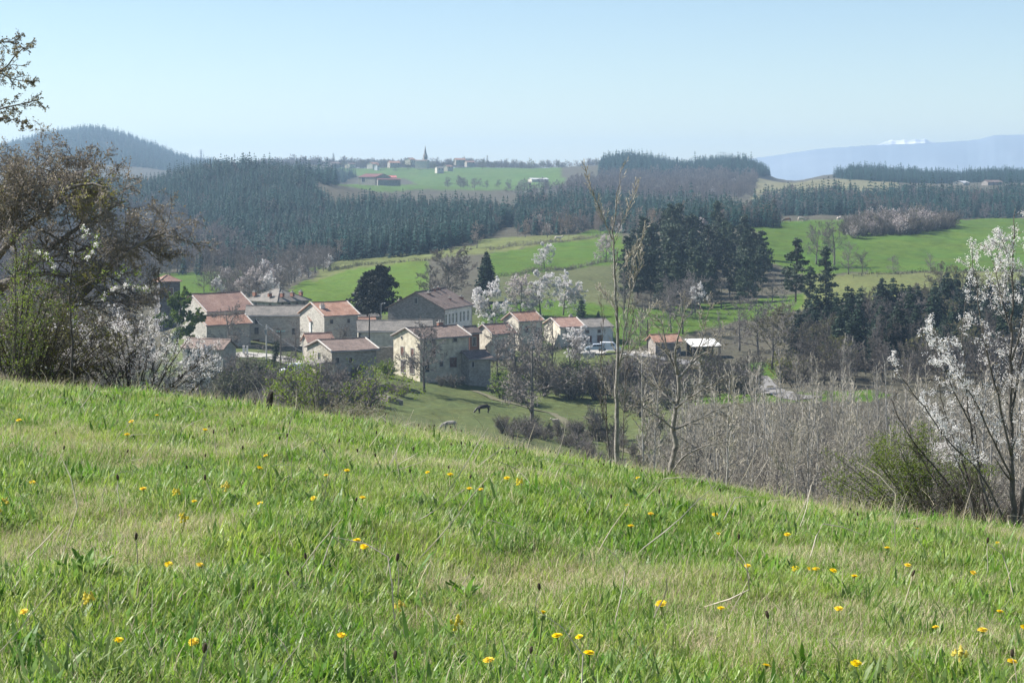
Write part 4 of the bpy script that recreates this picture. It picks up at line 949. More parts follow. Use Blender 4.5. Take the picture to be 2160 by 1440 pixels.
HATCH = [(-1.95,.25),(-1.98,.85),(-1.85,1.0),(-1.45,1.42),(-1.0,1.47),(.1,1.45),(1.0,.98),(1.75,.82),(1.97,.6),(1.97,.25)]
HATG = [(-1.5,-.35,-.35,-1.2,.98,1.36),(-.28,.75,.12,-.28,.98,1.36)]
vehicle('white_van', 'small white van parked on the grass beside the tiled barn', 'van', 617, 306, 205, 4.2, 1.75, VAN, VANG, 'paint_white', 792, (VAN[6],VAN[5],VAN[1],VAN[2]))
vehicle('delivery_van', 'white van parked in the yard right of the silver car', 'van', 1287, 394, 4, 4.2, 1.75, VAN, VANG, 'paint_white', 741, (VAN[6],VAN[5],VAN[1],VAN[2]))
vehicle('parked_car', 'silver hatchback parked in front of the grey roofed farmhouse', 'car', 1253, 393, 188, 3.95, 1.68, HATCH, HATG, 'paint_silver', 741, (HATCH[6],HATCH[5],HATCH[2],HATCH[3]))
# ------------------------------------------------------------------ poles and wires
def pole(name, label, px, D, row_base, row_top, r, mat='wood', arms=0, lean=0):
    p = at(px, row_base, D); H = (row_base-row_top)*D/F; t = tag(empty(name, p), label, 'pole'); top = Vector((lean, 0, H))
    B = MB(); B.tube([(0,0,-1.5), (lean*.5,0,H*.5), top], [r*1.25, r*1.05, r*.8], 8); B.build('post', M[mat], t)
    for k in range(arms):
        z = H - .25 - .45*k; B = MB(); B.box(-.62, .62, -.05, .05, z-.05, z+.05); a = B.build('crossarm', M['metal'], t); a.rotation_euler = (0,0,R(12))
        for x in (-.55,-.2,.2,.55):
            I = MB(); I.lathe([(.02,0),(.075,.04),(.05,.09),(.085,.13),(.03,.22)], 8, 0, (x,0,z+.05)); I.build('insulator', M['insul'], a)
    return t, p + top
_, tp1 = pole('utility_pole', 'pale grey pole with a small box near its top left of the green topped pole', 562, 318, 772, 684, .12, 'concrete')
B = MB(); B.box(-.28,.1,-.25,-.13,5.2,6.1); B.build('switch_box', M['metal'], bpy.data.objects['utility_pole'])
_, tp2 = pole('power_pole', 'wooden pole carrying green glass insulators on the lawn', 592, 306, 790, 697, .13, 'wood', 1)
_, tp3 = pole('thin_pole', 'thin grey pole standing at the left gable of the tiled barn', 639, 306, 806, 712, .06, 'metal')
pole('dark_pole', 'tall dark wooden pole in front of the long cream hall', 779, 354, 745, 664, .13, 'wood_dark')
t, q = pole('lamp_post', 'pale lamp post between the cedars and the tall grey building', 804, 388, 716, 640, .07, 'metal')
B = MB(); B.tube([(0,0,7.2),(.35,0,7.4),(.7,0,7.4)], [.04,.04,.03], 5); B.build('arm', M['metal'], t); B = MB(); B.lathe([(.05,0),(.16,.03),(.12,.16)], 8, 0, (.75,0,7.3)); B.build('lamp_head', M['lamp'], t)
pole('dark_pole', 'dark wooden pole behind the orange roofed shed', 1366, 396, 745, 674, .13, 'wood_dark')
pole('wall_pole', 'short dark pole on the bank between the orange roofed house and the barn', 700, 320, 790, 712, .06, 'wood_dark')
def wire(label, a, b, sag=.8, r=.018):
    pts = [a.lerp(b, i/10) - UP*sag*4*(i/10)*(1-i/10) for i in range(11)]; B = MB(); B.tube(pts, [r]*11, 3); return tag(B.build('power_line', M['metal']), label, 'cable')
wire('overhead line from the pale grey pole down to the tiled barn roof', tp1, at(640,742,309), .5)
wire('overhead line from the green topped pole to the tiled barn', tp2, at(668,738,308), .4)
wire('overhead line between the pale grey pole and the green topped pole', tp1 - UP*.3, tp2, .3)
wire('overhead line from the beige farmhouse wall to the pale grey pole', at(540,672,383), tp1, .6)
wire('long overhead line running from the green topped pole to the right', tp2 + Vector((.4,0,0)), at(779,668,353), 1.2)
def post_fence(label, pts, step=6.0, hh=1.15):
    P = [ground(a, d) for a, d in pts]; root = tag(empty('post_fence', P[0]), label, 'fence'); o = P[0]; me = None; tops = []
    for a, b in zip(P[:-1], P[1:]):
        n = max(1, int((b-a).length/step))
        for i in range(n):
            q = a.lerp(b, i/n); q.z = gz(q.x, q.y)
            if me is None: B = MB(); B.tube([(0,0,-.3),(0,0,hh)], [.075,.06], 5); me = B.mesh('post', M['wood'])
            link_mesh('post', me, tuple(q-o), i*1.3, 1.0, root); tops.append(q-o)
    for z in (.55, .95):
        B = MB(); B.tube([t+UP*z for t in tops], [.012]*len(tops), 3); B.build('wire', M['metal'], root)
post_fence('line of wooden fence posts along the top of the middle green field', [(1035,690),(1120,720),(1200,740),(1300,760)])
post_fence('line of fence posts across the pale field left of the brown tree', [(700,690),(800,715),(900,735),(990,748)])
post_fence('fence posts along the lower edge of the bright left field', [(600,462),(680,448),(750,444)])
post_fence('fence posts crossing the foot of the big right field', [(1800,566),(1950,570),(2100,574),(2250,576)])
post_fence('fence posts around the sunny lawn by the green topped pole', [(520,300),(570,296),(640,292),(720,290)], 3.5)
# ------------------------------------------------------------------ hill village, farms
house('red_roof_barn', 'big farm barn with dark red roof below the hill village', 'barn', 792, 1605, 386, 62, 24, 17, 5.0, 2.6, 'stone_warm', 'darkredroof', ridge='B', wins=[('B',12,.8,3.0,3.6,'plain')], gutter=False)
house('farm_annex', 'long low brown annex running right from the dark red roofed barn', 'barn', 797, 1590, 386.5, 10, 19, 8, 3.0, .8, 'stone', 'darkredroof', gutter=False)
house('pink_roof_shed', 'small farm shed with pinkish red roof right of the dark red roofed barn', 'shed', 810, 1650, 379, 14, 11, 8, 1.8, 1.6, 'ivory', 'pinkroof', gutter=False)
house('square_keep', 'tall square beige house under the church spire of the hill village', 'house', 900, 2330, 351, 72, 10, 15, 6.8, 1.0, 'cream', 'brownroof', gutter=False, ridge='B')
for (px_, row_, D_, L_, W_, h_, ri_, wl_, rf_, lab_) in [
  (702,349,2330,20,12,2.6,2.8,'stone','brownroof','wide low house with brown roof at the left end of the hill village'),
  (738,350,2290,14,9,2.4,2.0,'cream','brownroof','low cream farmhouse below the brown roofed house of the hill village'),
  (786,351,2320,17,10,3.5,2.4,'ivory','orangeroof','orange roofed house left of the dark trees of the hill village'),
  (796,354,2260,5,5,3.5,1.8,'white','orangeroof','tiny white gable house at the top of the hill meadow'),
  (823,349,2330,16,10,3.6,2.8,'stone_warm','orangeroof','faded orange roofed house in the middle of the hill village'),
  (866,343,2420,14,10,4.5,2.5,'cream','orangeroof','pale orange roof just left of the church spire'),
  (922,360,2200,10,7,3.6,1.8,'ivory','greyroof','small whitish cottage alone on the meadow right of the square beige house'),
  (944,356,2240,14,8,3.0,2.4,'cream','orangeroof','orange roofed house behind the whitish cottage'),
  (962,343,2420,16,9,4.0,2.4,'stone_warm','orangeroof','orange roofed house highest on the ridge right of the spire'),
  (985,347,2380,13,8,3.2,2.2,'stone_warm','redroof','red roofed house at the right end of the hill village'),
  (1122,383,1870,22,10,2.6,1.4,'ivory','sheet','pale sheet roofed farm shed on the right slope of the hill meadow'),
  (2032,390,1720,24,11,2.2,2.0,'ivory','sheet','whitish roofed farm buildings left of the brown roofed barn in the far right woods'),
  (2084,389,1720,20,10,2.4,2.2,'stone','brownroof','brown roofed barn among the far right woods'),
  (1700,300+92,1800,6,5,2.4,1.2,'white','sheet','small white shed at the edge of the tan hill field')]:
    house('village_house' if D_ > 2000 else 'farm_shed', lab_, 'house' if D_ > 2000 else 'shed', px_, D_, row_, 28 if len(lab_) % 2 else 60, L_*.85, W_*.85, h_*.85, ri_*.85, wl_, rf_, gutter=False, wins=[('A',L_*.3,1.0,1.2,1.3,'dark'),('A',L_*.7,1.0,1.2,1.3,'dark')])
p = at(897, 348, 2400); t = tag(empty('hill_church', p, R(20)), 'slender dark church spire rising above the hill village', 'church')
B = MB(); B.box(-2.4,2.4,-2.4,2.4,-3,11); B.build('tower', M['stone'], t)
B = MB(); B.lathe([(3.2,11),(1.9,14),(.9,19.5),(.08,24.5)], 8); B.build('spire', M['stone'], t)
B = MB(); B.box(-.9,.9,-2.45,-2.38,7,9.4); B.build('belfry_opening', M['glass'], t)
# lattice pylon on the left ridge
p = at(424, 349, 3250); t = tag(empty('electricity_pylon', p), 'thin electricity pylon on the left skyline', 'pylon'); B = MB(); H = 27
for sx_ in (-1,1):
    for sy_ in (-1,1): B.tube([(sx_*2.4,sy_*2.4,-4),(sx_*.9,sy_*.9,H*.6),(sx_*.3,sy_*.3,H)], [.3,.25,.2], 4)
for k in range(6):
    z0, z1 = H*k/6, H*(k+1)/6; w0, w1 = 2.4-2.1*k/6, 2.4-2.1*(k+1)/6
    for sy_ in (-1,1): B.tube([(-w0,sy_*w0,z0),(w1,sy_*w1,z1)], [.16,.16], 3); B.tube([(w0,sy_*w0,z0),(-w1,sy_*w1,z1)], [.16,.16], 3)
B.build('lattice_mast', M['metal'], t)
for z in (H*.7, H*.82, H*.94):
    B = MB(); B.tube([(-4.2,0,z),(0,0,z+.8),(4.2,0,z)], [.15,.3,.15], 4); B.build('crossarm', M['metal'], t)
# ------------------------------------------------------------------ trees and shrubs of the valley
def place(name, label, cat, parts, px, D, sc=1.0, group=None, row=None, rz=None, sink=.0, scz=None):
    """parts: list of (name, mesh[, parent index]); returns the tree's root"""
    p = ground(px, D) if row is None else at(px, row, D); p.z -= sink
    rz = random.Random(int(px*7+D)).uniform(0, 6.28) if rz is None else rz
    root = tag(empty(name, p, rz, (sc, sc, scz or sc)), label, cat, group)
    for q in parts: link_mesh(q[0], q[1], parent=root)
    return root
def place_row(name, label, cat, parts, px, row, lo, hi, Hpx, Hm=10.0, group=None, **k):
    D = depth_of(px, row, lo, hi); return place(name, label, cat, parts, px, D, Hpx*D/F/Hm, group, **k)
def parts_bare(seed, kind, mat='twig', bark='bark_grey', tw=.035, dens=1.0, H=10.0, base=.22, leaf=None, nleaf=0, lsz=.12, lname='leaves'):
    BT, BC, tips = bare_tree(seed, H, kind, tw, dens, base); out = [('trunk', BT.mesh('trunk', M[bark], True)), ('crown', BC.mesh('crown', M[mat]))]
    if leaf:
        rng = random.Random(seed+1); BL = MB()
        for _ in range(nleaf): p, e = rng.choice(tips); BL.leaf(p.lerp(e, rng.uniform(0,1.15)) + Vector((rng.gauss(0,.06),rng.gauss(0,.06),rng.gauss(0,.06))), lsz*rng.uniform(.6,1.3), rng, 0, True)
        out.append((lname, BL.mesh(lname, M[leaf])))
    return out
def parts_spruce(seed, mat, H=12.0, Rm=2.4, tiers=22, per=10):
    B = spruce_mb(seed, H, Rm, tiers, per, False, True); T = MB(); T.tube([(0,0,-.8),(0,0,H*.5),(0,0,H*.96)], [H*.016,H*.01,.02], 6)
    return [('trunk', T.mesh('trunk', M['bark_pine'], True)), ('crown', B.mesh('crown', M[mat]))]
def parts_pine(seed, **k):
    mat = k.pop('mat', 'needle_pine'); BT, BC = pine_parts(seed, **k); return [('trunk', BT.mesh('trunk', M['bark_pine'], True)), ('crown', BC.mesh('crown', M[mat]))]
def parts_shrub(seed, mat='shrub', bark='bark_dark', twig='twig', **k):
    BT, BC, BL = shrub_parts(seed, **k); return [('stems', BT.mesh('stems', M[bark], True)), ('twigs', BC.mesh('twigs', M[twig])), ('leaves', BL.mesh('leaves', M[mat]))]
RND = [parts_bare(200+i, 'round', tw=.036) for i in range(4)]
FAN = [parts_bare(210+i, 'fan', tw=.03, dens=1.1) for i in range(2)]
TALL = [parts_bare(220+i, 'tall', tw=.036) for i in range(3)]
POLE = [parts_bare(230+i, 'pole', 'twig_pale', 'bark_pale', tw=.028, dens=1.2) for i in range(5)]
RNK = [parts_bare(245+i, 'round', 'twig_mid', 'bark_dark', tw=.038, dens=1.2) for i in range(3)]
TANT = [parts_bare(240+i, 'round', 'twig_tan', tw=.04) for i in range(2)]
OLV = [parts_bare(250+i, 'round', leaf='leaf_olive', nleaf=2600, lsz=.22) for i in range(2)]
GRN = [parts_bare(255, 'round', leaf='leaf_green', nleaf=17000, lsz=.30, base=.08, dens=1.2)]
GRN2 = [parts_bare(257, 'round', leaf='leaf_olive', nleaf=9000, lsz=.22, base=.1, dens=1.2)]
CHY = [parts_bare(260+i, 'round', 'twig', leaf='blossom_far' if i == 2 else 'blossom', nleaf=9500 if i < 2 else 6000, lsz=.21, lname='blossom', dens=1.2, base=.12) for i in range(3)]
PIN = [parts_pine(270+i, H=18, Rm=4.3+.5*(i%2), clumps=48, leafs=54) for i in range(4)]
SPM = [parts_spruce(280+i, 'needle_mid', 12, 3.3+.4*i, 20, 10) for i in range(3)]
SHG = [parts_shrub(290+i, 'shrub', leaves=700, lsz=.16, tw=.02) for i in range(3)]
SHB = [parts_shrub(295+i, 'leaf_olive', leaves=260, lsz=.13, tw=.026, dens=1.3) for i in range(3)]
SHY = [parts_shrub(300, 'leaf_green', leaves=1500, lsz=.18, tw=.02)]
SHW = [parts_shrub(302+i, 'blossom', leaves=1000+500*i, lsz=.17, tw=.024, H=3.4) for i in range(2)]
SHWF = [parts_shrub(304+i, 'blossom_far', leaves=900, lsz=.17, tw=.026, H=3.4, twig='twig_tan') for i in range(2)]
SHYE = [parts_shrub(306, 'leaf_yellow', leaves=1300, lsz=.16, tw=.02)]

def copse(name, label, cat, protos, poly, lo, hi, sp, size, Hm, grp, seed, maxn=400, sig=.2, sink=.1):
    rg = np.random.RandomState(seed); P = sites(poly, lo, hi, sp, rg); P = P[rg.permutation(len(P))][:maxn]; n = 0
    for p in P:
        s = size/Hm*float(np.clip(1+rg.randn()*sig, .55, 1.5)); pr = protos[rg.randint(len(protos))]
        root = tag(empty(name, (p[0],p[1],p[2]-sink), rg.rand()*6.28, s), label, cat, grp); n += 1
        for q in pr: link_mesh(q[0], q[1], parent=root)
    return n
# -- around the village
place('bare_tree', 'big leafless tree with forked trunk in front of the cream gabled house', 'tree', parts_bare(313, 'round', 'twig', 'bark_grey', .024, 1.6, base=.24), 896, 317, 1.28, row=826, rz=.6)
CED = parts_pine(321, H=12.6, Rm=4.6, clumps=86, leafs=90, low=.2, lsz=.6, mat='cedar')
place('cedar_tree', 'taller of the two dark cedars behind the long cream hall', 'tree', CED, 803, 405, 1.0, row=676)
place('cedar_tree', 'shorter left one of the two dark cedars behind the long cream hall', 'tree', parts_pine(322, H=11.4, Rm=4.0, clumps=80, leafs=84, low=.2, lsz=.6, mat='cedar'), 775, 407, 1.0, row=676)
place('spruce_tree', 'dark pointed spruce rising behind the left blossom trees', 'tree', parts_spruce(283, 'needle_mid', 11, 3.4, 26, 12), 1026, 475, 1.0, row=622)
place('beech_tree', 'huge round leafless tree behind the tall grey gabled building', 'tree', parts_bare(331, 'round', 'twig', 'bark_grey', .034, 2.0, base=.08), 948, 455, 1.75, row=652, scz=1.55)
place('beech_tree', 'leafless tree left beside the huge round one behind the grey building', 'tree', parts_bare(332, 'round', 'twig', 'bark_grey', .034, 1.6, base=.08), 905, 458, 1.1, row=650)
place('brown_tree', 'rusty brown leafless tree at the forest edge above the middle fields', 'tree', TANT[0], 1006, 700, 1.05, row=524)
place('brown_tree', 'rusty brown round tree at the far edge of the pale field', 'tree', TANT[1], 715, 690, .85, row=548)
for i, (px, row, hpx, k, lab) in enumerate([(1040,690,100,0,'leftmost white blossom tree, lowest of the row beside the pointed spruce'), (1098,668,82,2,'fainter blossom tree second in the row above the pink roofed house'),
        (1141,668,88,1,'white blossom tree third in the row, above the red roofed farmhouse'), (1188,664,86,0,'rightmost white blossom tree of the row, standing clear on the slope')]):
    place_row('blossom_tree', lab, 'tree', CHY[k], px, row, 400, 520, hpx, 9.0)
place_row('blossom_tree', 'single blossom tree in the hedge between the middle green field and olive field', 'tree', CHY[1], 1149, 566, 470, 640, 50, 9.0)
place_row('blossom_tree', 'pale blossom tree at the right end of the middle hedge by the pines', 'tree', CHY[2], 1278, 556, 480, 660, 54, 9.0)
place('blossom_tree', 'pinkish blossom tree rising behind the pine clump', 'tree', CHY[2], 1484, 640, .75, row=505)
place('blossom_tree', 'small white blossom tree at the foot of the pine clump', 'tree', CHY[0], 1476, 440, .52, row=640)
place('blossom_tree', 'small white blossom tree in front of the shuttered farmhouse', 'tree', CHY[1], 1222, 380, .78, row=768)
place_row('young_spruce', 'small dark spruce behind the red roofed farmhouse', 'tree', SPM[0], 1226, 682, 400, 470, 56, 12)
place_row('young_spruce', 'tiny dark spruce behind the grey roofed farmhouse', 'tree', SPM[1], 1262, 684, 400, 470, 30, 12)
place('leafing_tree', 'round bright green leafing tree between the church tower and nave', 'tree', GRN[0], 374, 355, 1.0, row=718)
for i, (px, D, row, h, k, lab) in enumerate([(484,352,752,9.2,0,'leafless tree in front of the red roofed aisle'), (580,358,760,6.3,3,'leafless tree with ivy trunk before the beige farmhouse'), (624,356,748,6.2,1,'round leafless tree left of the white rendered house'),
        (715,350,745,5.0,2,'small round leafless tree before the orange roofed house'), (461,322,778,4.3,1,'small leafless tree in front of the long low shed'), (432,318,792,4.5,2,'small bare tree near the white blossom thicket')]):
    place('bare_tree', lab, 'tree', RND[k], px, D, h/8.8, row=row)
for i, (px, row, hpx, w, lab) in enumerate([(1122,905,215,0,'tall leafless tree with dark trunk in the middle of the pasture slope'), (1166,822,150,2,'slender leafless tree behind the pasture tree'), (1085,818,130,1,'leafless tree left behind the pasture tree'),
        (1050,806,105,3,'short leafless tree right of the lean shed'), (1205,800,105,0,'leafless tree on the bank right of the slender tree'), (1138,802,128,1,'leafless tree between the pasture tree and the slender tree')]):
    place_row('bare_tree', lab, 'tree', (TALL if w == 2 else RND)[w], px, row, 270, 345, hpx, 8.8 if w != 2 else 9.5)
def ivy_stump(name, label, px, row, lo, hi, hpx, seed):
    D = depth_of(px, row, lo, hi); h = hpx*D/F; rng = random.Random(seed); root = tag(empty(name, ground(px, D)), label, 'stump'); T, L_ = MB(), MB()
    pts = limb(Vector((0,0,-.4)), UP, h+.4, 5, .12, .1, rng); T.tube(pts, [.28,.26,.24,.2,.18,.12], 7); T.build('trunk', M['bark_dark'], root)
    for _ in range(900): p, d = along(pts, rng.uniform(.08,1)); L_.leaf(p + Vector((rng.gauss(0,.3),rng.gauss(0,.3),rng.gauss(0,.22))), .24, rng, 0, True)
    L_.build('ivy', M['ivy'], root)
ivy_stump('ivy_stump', 'ivy covered stump left of the leaning one in front of the lawn', 518, 822, 255, 300, 48, 1)
ivy_stump('ivy_stump', 'leaning dark ivy covered stump beside the lawn', 543, 822, 255, 300, 44, 2)
ivy_stump('ivy_stump', 'knotty ivy covered stump on the bank right of the cream house', 1041, 828, 290, 335, 44, 3)
ivy_stump('ivy_stump', 'tall ivy clad trunk behind the beige farmhouse tree', 578, 772, 300, 350, 52, 4)
SH = {'g': SHG, 'b': SHB, 'y': SHY, 'w': SHW, 'e': SHYE}
def shrubs(items, lo, hi):
    for i, (px, row, hpx, k, lab) in enumerate(items):
        pr = SH[k]; D = depth_of(px, row, lo, hi); place('shrub', lab, 'shrub', pr[i % len(pr)], px, D, hpx*D/F/2.7, None, sink=.05)
shrubs([(818,800,36,'y','bright green garden shrub at the left corner of the cream house'), (846,838,34,'b','dark leafless thorn bush on the bank under the lawn'), (826,832,26,'b','low thorn bush left on the bank under the lawn'),
        (985,806,34,'g','green bush at the right corner of the cream house'), (1012,812,28,'b','dark bush before the lean shed'), (955,816,30,'b','small dark shrub under the front wall of the cream house'), (930,812,24,'b','low dark shrub beside the big bare tree'),
        (1062,838,58,'y','fresh green bush above the pasture tree'), (1100,846,62,'b','grey bush left of the pasture tree trunk'), (1150,838,70,'b','grey bush right behind the pasture tree'), (1195,812,60,'g','olive green bush under the parked cars'),
        (1222,795,62,'y','yellow green bush under the delivery van'), (1258,846,76,'b','big rounded grey bush left of the tall sapling'), (1215,842,64,'b','grey bush on the bank below the silver car'), (1285,812,60,'b','grey bush behind the tall sapling'),
        (1320,830,80,'b','tall grey bush right behind the tall sapling'), (1362,828,86,'b','grey bush under the orange roofed shed'), (1405,812,70,'b','grey bush below the open shed'), (1450,800,60,'b','bush on the lane bank below the open shed'),
        (1500,822,66,'b','bush between the lane and the grey ravine wood'), (1548,828,58,'b','bush on the lane bend'), (1590,840,60,'b','dark bush under the lane bend'), (1650,805,56,'e','bright yellow green willow bush beside the lane'),
        (1682,818,62,'b','grey bush right of the yellow willow'), (1090,918,34,'g','dark ivy bush at the foot of the pasture tree'), (1060,910,26,'b','low dark bush left of the pasture tree foot'), (1135,925,30,'b','low bramble right of the pasture tree foot'),
        (1180,930,36,'b','bramble heap lower right on the pasture slope'), (1225,950,34,'b','grey bramble near the foot of the tall sapling'), (1262,930,70,'b','dense dark bush just left of the tall sapling trunk'), (1380,930,60,'b','grey bush between sapling and small crooked tree'),
        ], 225, 345)
shrubs([(430,838,40,'g','dark evergreen shrub below the white blossom thicket'), (470,835,46,'g','olive shrub in the hedge below the long shed'), (452,842,40,'b','grey shrub in the hedge below the long shed'), (500,838,50,'g','rounded shrub left of the ivy stumps'),
        (410,830,40,'b','small grey shrub at the right edge of the blossom thicket'), (570,842,30,'b','low shrub right of the leaning stump'), (600,846,30,'g','low bush behind the leafing hawthorn'), (640,850,36,'b','grey bush behind the leafing hawthorn'),
        (690,845,36,'g','green bush behind the leafing hawthorn right'), (735,838,40,'y','fresh green bush under the tiled barn'), (770,825,36,'g','green bush at the right foot of the tiled barn'), (745,815,44,'b','brown shrub against the tiled barn wall'),
        (705,815,34,'b','grey shrub at the corner of the tiled barn'), (655,818,30,'g','low shrub under the cart shed')], 232, 318)
copse('garden_bush', 'olive grey bush in the overgrown hedge below the village', 'shrub', SHG+SHB, [(395,846),(420,800),(500,790),(560,812),(640,815),(700,830),(800,838),(790,862),(600,868),(480,850)], 225, 300, 4.2, 3.2, 2.7, 'bushes of the overgrown hedge below the village', 49, 46, .3)
copse('orchard_tree', 'small leafless tree in the hedge below the village', 'tree', RND, [(395,835),(420,795),(500,780),(640,810),(780,830),(700,850),(500,845)], 235, 310, 9, 4.8, 10, 'small trees of the hedge below the village', 50, 16, .25)
copse('bank_bush', 'grey bush on the bank between the pasture and the parked cars', 'shrub', SHB+SHG, [(1040,815),(1080,800),(1200,796),(1340,792),(1420,780),(1560,790),(1560,830),(1400,870),(1290,900),(1240,850),(1100,830)], 270, 385, 6.0, 4.0, 3.0, 'grey bushes on the bank below the cars', 48, 60, .3)
# -- hedges and thickets on the fields
def hedge(name, label, pts, h, w, twig='twig', leaf=None, nl=0, seed=1, lsz=.3, dens=1.0, tw=.05):
    rng = random.Random(seed); P = [ground(a, depth_of(a, r, lo, hi)) for a, r, lo, hi in pts]; S_, T = MB(), MB()
    for a, b in zip(P[:-1], P[1:]):
        n = int((b-a).length*7*dens)
        for i in range(n):
            p = a.lerp(b, rng.random()) + Vector((rng.gauss(0,w*.3), rng.gauss(0,w*.3), 0)); z0 = gz(p.x, p.y); vary = .5 + float(fbm(np.array([p.x*.12]), np.array([p.y*.12]), 3)[0])
            hh = h*vary*rng.uniform(.45,1.1); d = Vector((rng.gauss(0,.35), rng.gauss(0,.35), 1)).normalized()
            e = S_.sliver(Vector((p.x,p.y,z0-.1)), d, hh, tw, rng)
            for _ in range(3): S_.sliver(Vector((p.x,p.y,z0)).lerp(e, rng.uniform(.2,.9)), Vector((rng.gauss(0,1),rng.gauss(0,1),rng.gauss(.5,.6))).normalized(), hh*.4, tw*.8, rng)
            if leaf and rng.random() < nl: 
                for _ in range(5): T.leaf(Vector((p.x,p.y,z0)).lerp(e, rng.uniform(.2,1)) + Vector((rng.gauss(0,.4),rng.gauss(0,.4),rng.gauss(0,.3))), lsz*rng.uniform(.6,1.3), rng, 0, True)
    root = tag(empty(name, P[0]), label, 'hedge')
    a = S_.build('branches', M[twig]); a.parent = root; a.matrix_parent_inverse = Matrix.Translation(-P[0])
    if T.f: t_ = T.build('leaves', M[leaf]); t_.parent = root; t_.matrix_parent_inverse = Matrix.Translation(-P[0])
    return root
hedge('field_hedge', 'low dark hedge along the upper edge of the bright left field', [(690,574,500,700),(760,562,500,700),(860,550,520,720),(905,548,520,720)], 1.5, 1.6, 'twig_dark', 'shrub', .4, 1)
hedge('field_hedge', 'brown hedge between the middle green field and the olive field', [(1030,582,450,620),(1080,580,450,620),(1150,572,460,640),(1240,562,470,640),(1310,551,480,660)], 1.6, 1.8, 'twig', 'leaf_olive', .3, 2)
hedge('field_hedge', 'grey brown hedge bank along the top of the middle green field', [(1030,528,560,760),(1120,518,580,780),(1200,508,600,800),(1290,498,620,800)], 1.6, 2.2, 'twig', 'leaf_olive', .2, 3)
hedge('field_hedge', 'thin hedge along the foot of the big right field', [(1810,577,520,640),(1900,576,520,640),(2000,574,520,640),(2110,572,520,640),(2260,572,520,640)], 1.3, 1.2, 'twig_dark', 'shrub', .3, 4)
hedge('scrub_bank', 'scrubby dark bank between the sapling and the pasture', [(1180,935,225,300),(1230,955,220,290),(1290,985,210,280),(1340,1000,200,270)], 1.4, 2.5, 'twig', 'shrub', .3, 5, .2, 1.6, .03)
rng = np.random.RandomState(77)
# blossom and grey scrub belt left of the bright field
copse('grey_scrub', 'grey leafless scrub tree in the belt left of the bright field', 'tree', RND, [(400,628),(470,600),(560,585),(690,555),(700,572),(620,598),(590,622),(520,640),(420,640)], 420, 690, 5.5, 6.2, 10, 'grey scrub in the belt by the bright field', 51, 100)
copse('blossom_scrub', 'white blossoming scrub tree in the belt left of the bright field', 'tree', [CHY[0], CHY[2]], [(400,625),(470,605),(560,590),(690,560),(700,570),(620,596),(590,618),(520,636),(420,636)], 420, 690, 12, 5.6, 10, 'blossoming scrub by the bright field', 52, 20)
# thicket on the right field
copse('thicket_bush', 'grey brown bush in the long thicket on the big right field', 'shrub', SHB, [(1770,492),(1800,478),(1900,478),(2010,476),(2010,488),(1900,498),(1800,506)], 560, 900, 3.8, 6.2, 3.0, 'grey bushes of the right field thicket', 53, 110)
copse('thicket_blossom', 'whitish blossoming bush in the long thicket on the big right field', 'shrub', SHWF, [(1780,494),(1800,480),(1900,480),(2000,478),(2000,490),(1900,498),(1800,504)], 560, 900, 7, 6.4, 3.4, 'blossoming bushes of the right field thicket', 54, 34)
for px, row, hpx, k, lab in [(1722,560,78,0,'broad grey leafless tree left below the thicket'), (1760,560,86,2,'grey leafless tree directly below the thicket'), (1790,580,62,1,'thin bare tree in front of the right field'), (1818,580,50,3,'thin bare tree right of the leafless pair below the thicket'),
        (1884,577,40,0,'small bare tree standing alone in the foot hedge of the right field'), (1962,576,38,1,'low round bare tree in the foot hedge of the right field'), (1700,462,16,2,'low scrub on the brow of the right field')]:
    place_row('bare_tree', lab, 'tree', RND[k], px, row, 500, 900, hpx, 8.8)
# -- pine clump right of centre
copse('pine_tree', 'tall dark pine in the clump right of the centre', 'tree', PIN, [(1310,655),(1330,600),(1340,545),(1390,520),(1480,505),(1560,520),(1620,560),(1640,600),(1590,640),(1480,650),(1380,662)], 440, 650, 6.6, 13.0, 18, 'pines of the clump right of centre', 61, 72, .15)
copse('scrub_tree', 'grey leafless tree at the foot of the pine clump', 'tree', RND+TALL, [(1290,700),(1300,640),(1345,625),(1390,650),(1480,655),(1640,618),(1650,640),(1500,672),(1400,690)], 425, 540, 11, 8, 9, 'grey trees at the foot of the pines', 62, 20)
place('pine_tree', 'pine standing apart right of the clump', 'tree', PIN[1], 1678, 455, .86, row=632)
place('pine_tree', 'darker leaning pine right of the one standing apart', 'tree', PIN[2], 1742, 450, .74, row=632)
place('pine_tree', 'small pine below the two standing apart', 'tree', PIN[0], 1708, 440, .5, row=640)
# -- trees below the pines and along the lane
for px, row, D, h, pr, lab in [(1440,700,425,10.5,RND[0],'spreading leafless tree below the pine clump'), (1416,702,428,8.5,RND[2],'leafless tree left beside the spreading one below the pines'), (1560,735,400,10,RND[1],'grey leafless tree above the lane'),
        (1600,750,395,12,RND[3],'taller grey leafless tree above the lane'), (1655,720,410,11,FAN[0],'grey tree between the pines and the budding tree'), (1520,745,395,8,TALL[0],'thin grey tree right of the open shed'),
        (1628,772,345,10.0,OLV[0],'round olive green budding tree beside the lane'), (1350,745,405,8,RND[1],'pale leafless tree behind the tall sapling'), (1322,742,410,9.5,TALL[1],'thin leafless tree right behind the tall sapling')]:
    place('bare_tree', lab, 'tree', pr, px, D, h/8.8, row=row)
copse('wood_spruce', 'dark spruce in the mixed wood under the pale right field', 'tree', SPM, [(1680,742),(1690,700),(1800,684),(1900,676),(2100,666),(2300,666),(2300,780),(2000,782),(1800,780)], 365, 500, 5.0, 8.6, 12, 'spruces of the mixed wood on the right', 63, 190, .3)
